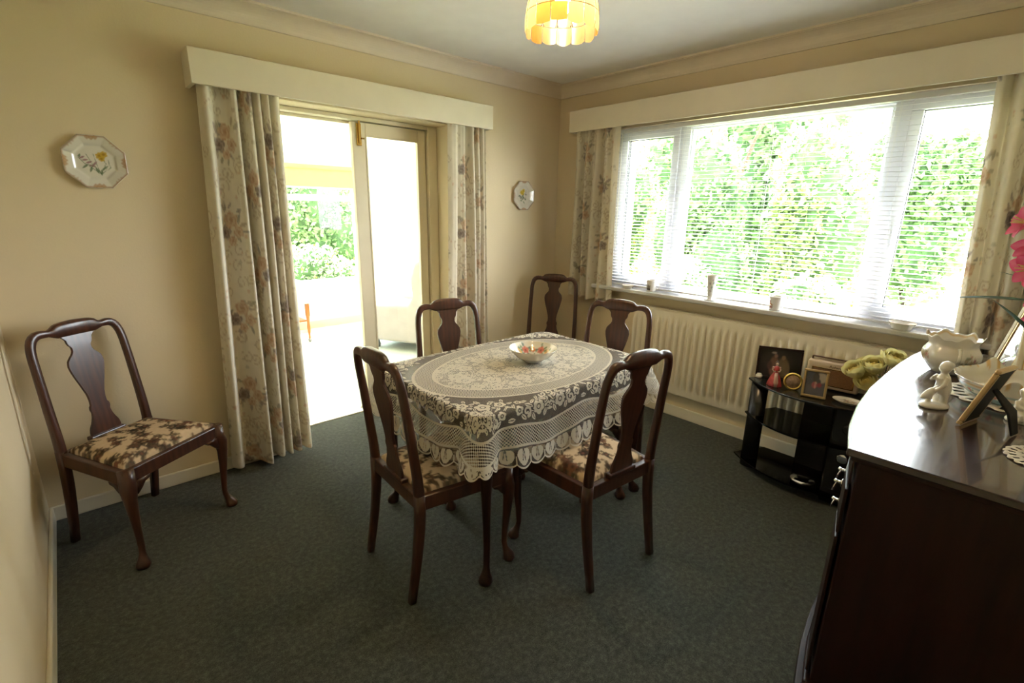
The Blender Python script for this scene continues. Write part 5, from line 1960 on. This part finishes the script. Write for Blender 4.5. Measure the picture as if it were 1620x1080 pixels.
figure('seated_figurine', 'small pale figurine beside the oval dish behind the leaning frame', (-1.172, -3.035, TZS), radians(30), [
    xf(lathe([(0, 0), (.030, 0), (.031, .005), (.027, .012), (0, .014)], 20), (0, 0, 0)),
    limb([(0, 0, .010), (0, 0, .035), (0, 0, .060), (0, 0, .074)], [.024, .020, .016, .008]), ball((0, 0, .090), (.0135, .013, .0145), 14, 10), ball((.002, 0, .096), (.0145, .014, .011), 12, 8),
    limb([(0, .015, .066), (-.012, .018, .050), (-.022, .006, .046)], [.006, .0055, .005]), limb([(0, -.015, .066), (-.012, -.018, .050), (-.022, -.006, .046)], [.006, .0055, .005]),
    limb([(-.010, .008, .030), (-.030, .009, .024), (-.032, .009, .010)], [.009, .008, .006]), limb([(-.010, -.008, .030), (-.030, -.009, .024), (-.032, -.009, .010)], [.009, .008, .006])], vox=.003)


# crocheted mats
def doily(label, loc, a, b, seed):
    t = tag(link('lace_doily', None), label, 'doily'); t.location = loc
    n = 220
    nr = 9
    V, F = [], []
    for i in range(n):
        an = 2 * pi * i / n
        for j in range(nr):
            t_ = j / (nr - 1)
            k = t_ * (1 + (.05 * abs(sin(an * 11)) + .02 * sin(an * 22)) * (t_ > .8))
            V.append((a * k * cos(an), b * k * sin(an), .0012 + .0012 * sin(an * 22 + j) * t_))
    for i in range(n):
        for j in range(nr - 1):
            # open work: drop some cells
            if j in (6,) and (i % 10) in (3, 4, 5):
                continue
            if j == 4 and (i % 20) in (6, 7, 8, 9):
                continue
            i2 = (i + 1) % n
            F.append((i * nr + j, i2 * nr + j, i2 * nr + j + 1, i * nr + j + 1))
    o = mesh('crochet', (V, F), 'doily_cotton', t)
    s_ = o.modifiers.new('thick', 'SOLIDIFY'); s_.thickness = .0016; s_.offset = 1
    return t


doily('cream crochet mat under the blue rimmed oval dish', (-.935, -3.02, SBZ + .0016), .168, .176, 1)
doily('cream crochet mat under the crystal vase at the sideboard front', (-1.475, -3.105, SBZ + .0016), .088, .080, 2)

# blue rimmed oval dish with raised ends
od = thing('oval_serving_dish', 'large oval china dish with blue band and gilt scalloped rim on the crochet mat', 'dish', (-.935, -3.018, SBZ + .0058), 0)


def od_paint(A, q, R, Z):
    C = np.ones(A.shape + (3,)) * np.array((.76, .72, .62))
    out = (q > .10) & (q < .52)
    C = np.where((out & (Z < .022))[..., None], np.array((.20, .34, .37)), C)
    C = over(C, out * sm(np.abs(Z - .042) - .003, .002), (.34, .48, .50))
    C = over(C, out * sm(np.abs(Z - .052) - .002, .002), (.62, .40, .18))
    for k in range(12):
        a = k * pi / 6 + .2
        x = (np.mod(A - a + pi, 2 * pi) - pi) * .15
        m, rr, an = m_flower(x, Z, 0, .031, .008, 5, k, .002)
        C = over(C, m * out, (.50, .14, .12))
        for s in (-1, 1):
            m, _, _ = m_leaf(x, Z, s * .012, .031, .007, .003, .5 * s, .001)
            C = over(C, m * out, (.22, .32, .16))
    rim = (q > .42) & (q < .62) & (Z > .0635)
    C = np.where((rim & (np.sin(A * 34) > .55))[..., None], np.array((.70, .46, .20)), C)
    return C


china_lathe('dish_body', [(0, .003), (.105, .003), (.112, 0), (.118, .004), (.135, .018), (.150, .036), (.158, .056), (.166, .066), (.168, .068), (.164, .0675), (.150, .056), (.138, .034), (.118, .014), (0, .008)], 200, od_paint, od,
            fr=lambda A, Z: 1 + .012 * np.sin(A * 17) * np.clip((Z - .05) / .015, 0, 1), zf=lambda A, Z: .034 * np.exp(-((np.mod(A - .50 + pi, 2 * pi) - pi) / .16) ** 2) * np.clip((Z - .045) / .02, 0, 1)
            + .034 * np.exp(-((np.mod(A - 3.09 + pi, 2 * pi) - pi) / .16) ** 2) * np.clip((Z - .045) / .02, 0, 1), sx=1.08, sy=1.02)

# folding dressing mirror: a narrow wing and a centre panel, both leaning back a little
mi = thing('folding_mirror', 'cream and gilt framed folding mirror standing behind the oval dish', 'mirror', (-.70, -2.98, TZS))


def mirror_panel(name, p0, p1, h, lean, mb=.017):
    """glass panel standing on the line p0-p1; its face looks to the left of p0->p1 seen from above"""
    p0, p1 = Vector((*p0, 0)), Vector((*p1, 0))
    t = (p1 - p0).normalized(); w = (p1 - p0).length
    nr = Vector((-t.y, t.x, 0))
    up = Vector((0, 0, cos(lean))) - nr * sin(lean)
    fn = nr * cos(lean) + Vector((0, 0, sin(lean)))
    L = Vector((mi.location.x, mi.location.y, 0))

    def pl_(vf):
        return [tuple(p0 - L + t * x + fn * (y + .004) + up * z + Vector((0, 0, .004))) for x, y, z in vf[0]], vf[1]
    bars = [(0, w, -.008, .008, 0, mb), (0, w, -.008, .008, h - mb, h), (0, mb, -.008, .008, mb, h - mb), (w - mb, w, -.008, .008, mb, h - mb)]
    f = mesh(name, pl_(join(*[box(*q) for q in bars])), 'pelmet_cream', mi, smooth=False, bevel=.003)
    g = .004
    mesh('gilt_slip', pl_(join(box(mb, w - mb, 0, .006, mb, mb + g), box(mb, w - mb, 0, .006, h - mb - g, h - mb), box(mb, mb + g, 0, .006, mb, h - mb), box(w - mb - g, w - mb, 0, .006, mb, h - mb))), 'gilt', f, smooth=False)
    mesh('glass', pl_(box(mb, w - mb, -.003, .002, mb, h - mb)), 'mirror_silver', f, smooth=False)
    mesh('backing', pl_(box(.004, w - .004, -.007, -.0035, .004, h - .004)), 'black_card', f, smooth=False)


mirror_panel('wing_panel', (-.728, -2.990), (-.632, -2.925), .46, radians(13))
mirror_panel('centre_panel', (-.668, -3.195), (-.732, -2.996), .46, radians(9))

# photo frame seen from behind
pic_frame('photo_frame', 'gilt edged photo frame seen from behind with its black strut, on the sideboard', (-1.297, -2.931, TZS), radians(165), .112, .194, .012, 'gilt', radians(16.5), ph_portrait, depth=.014)

# crystal vase with pink flower sprays
cv = thing('pink_flower_vase', 'crystal vase of pink lily sprays on the crochet mat at the right edge', 'flowers', (-1.475, -3.105, SBZ + .0058))
mesh('vase', lathe([(0, .002), (.034, .002), (.040, 0), (.042, .006), (.034, .016), (.024, .03), (.026, .06), (.034, .12), (.044, .185), (.047, .20), (.044, .20), (.030, .12), (.021, .06), (.018, .035), (0, .028)], 12), 'crystal', cv, smooth=False)


def pink_bloom(c, d, R, seed, parent=cv):
    """six pointed petals round a pale throat"""
    d = Vector(d).normalized()
    s = d.cross(Vector((0, 0, 1))).normalized()
    u_ = s.cross(d)
    r_ = random.Random(seed)
    V, F, C = [], [], []
    for k in range(6):
        a = 2 * pi * k / 6 + r_.uniform(-.2, .2)
        e = s * cos(a) + u_ * sin(a)
        tng = d.cross(e)
        n = 7
        b0 = len(V)
        op = r_.uniform(.5, .9)
        for i in range(n + 1):
            t = i / n
            q = Vector(c) + d * (R * (.75 * t - .35 * op * t * t)) + e * (R * (.12 + .95 * t * (.5 + .5 * t) * op))
            w = R * .30 * sin(pi * (t * .93 + .05)) ** .75
            for j in (-1, 0, 1):
                V.append(tuple(q + tng * (w * j) + d * (abs(j) * w * .35)))
                pale = max(0, 1 - t * 2.2)
                stripe = .35 if j == 0 else 0
                C.append(tuple(np.array((.80, .10, .26)) * (1 - pale - stripe * (1 - pale)) + np.array((.86, .52, .30)) * pale + np.array((.88, .42, .52)) * stripe * (1 - pale)))
        for i in range(n):
            for j in range(2):
                F.append((b0 + 3 * i + j, b0 + 3 * i + j + 1, b0 + 3 * i + 4 + j, b0 + 3 * i + 3 + j))
    o = mesh('bloom', (V, F), 'petal_print', parent, col=np.array(C))
    mesh('stamen', join(*[sweep([Vector(c) + d * R * .1, Vector(c) + d * R * .75 + (s * cos(k * 1.25) + u_ * sin(k * 1.25)) * R * .15], .0012, n=4) for k in range(5)]), 'petal_yellow', o)
    return o


def cvp(x, y, z):
    return (x + 1.475, y + 3.105, z - SBZ - .0042)


STEMS = [[(-1.475, -3.105, .93), (-1.46, -3.07, 1.10), (-1.41, -3.03, 1.30), (-1.385, -2.985, 1.48), (-1.400, -2.955, 1.555)],
         [(-1.475, -3.105, .93), (-1.45, -3.12, 1.10), (-1.38, -3.12, 1.28), (-1.32, -3.10, 1.45)],
         [(-1.475, -3.105, .93), (-1.50, -3.13, 1.12), (-1.50, -3.17, 1.30), (-1.47, -3.19, 1.46)]]
for p in STEMS:
    q = np.array(p); t = np.linspace(0, len(p) - 1, 24)
    mesh('stem', sweep([cvp(*[float(smooth_interp(tt2, range(len(p)), q[:, i])) for i in range(3)]) for tt2 in t], .0028, n=6, hint=(.3, .8, .1)), 'green_stem', cv)
PB = [((-1.405, -2.955, 1.485), (-.35, .85, .25), .060), ((-1.405, -2.985, 1.425), (-.6, .55, .35), .062), ((-1.415, -2.990, 1.375), (-.55, .75, .0), .066), ((-1.39, -3.03, 1.335), (-.7, .4, -.2), .055), ((-1.40, -3.02, 1.285), (-.5, .75, -.1), .052),
      ((-1.37, -3.00, 1.50), (.4, .5, .4), .055), ((-1.33, -3.09, 1.44), (.2, .5, .6), .055), ((-1.36, -3.11, 1.36), (-.5, -.2, .5), .055), ((-1.48, -3.18, 1.45), (-.3, -.3, .8), .055), ((-1.50, -3.15, 1.34), (-.8, .2, .3), .055), ((-1.415, -3.02, 1.25), (-.6, .55, -.4), .045)]
for i, (c, d, R_) in enumerate(PB):
    pink_bloom(cvp(*c), d, R_, i)
for p, d, l, w in (((-1.42, -3.03, 1.29), (-.30, .95, .10), .20, .019), ((-1.45, -3.06, 1.15), (-.3, .5, .7), .22, .018), ((-1.45, -3.12, 1.15), (.7, -.1, .5), .2, .012), ((-1.40, -3.03, 1.32), (-.05, .7, .35), .12, .008)):
    mesh('leaf', leafmesh(cvp(*p), d, l, w, droop=.12), 'green_leaf', cv)
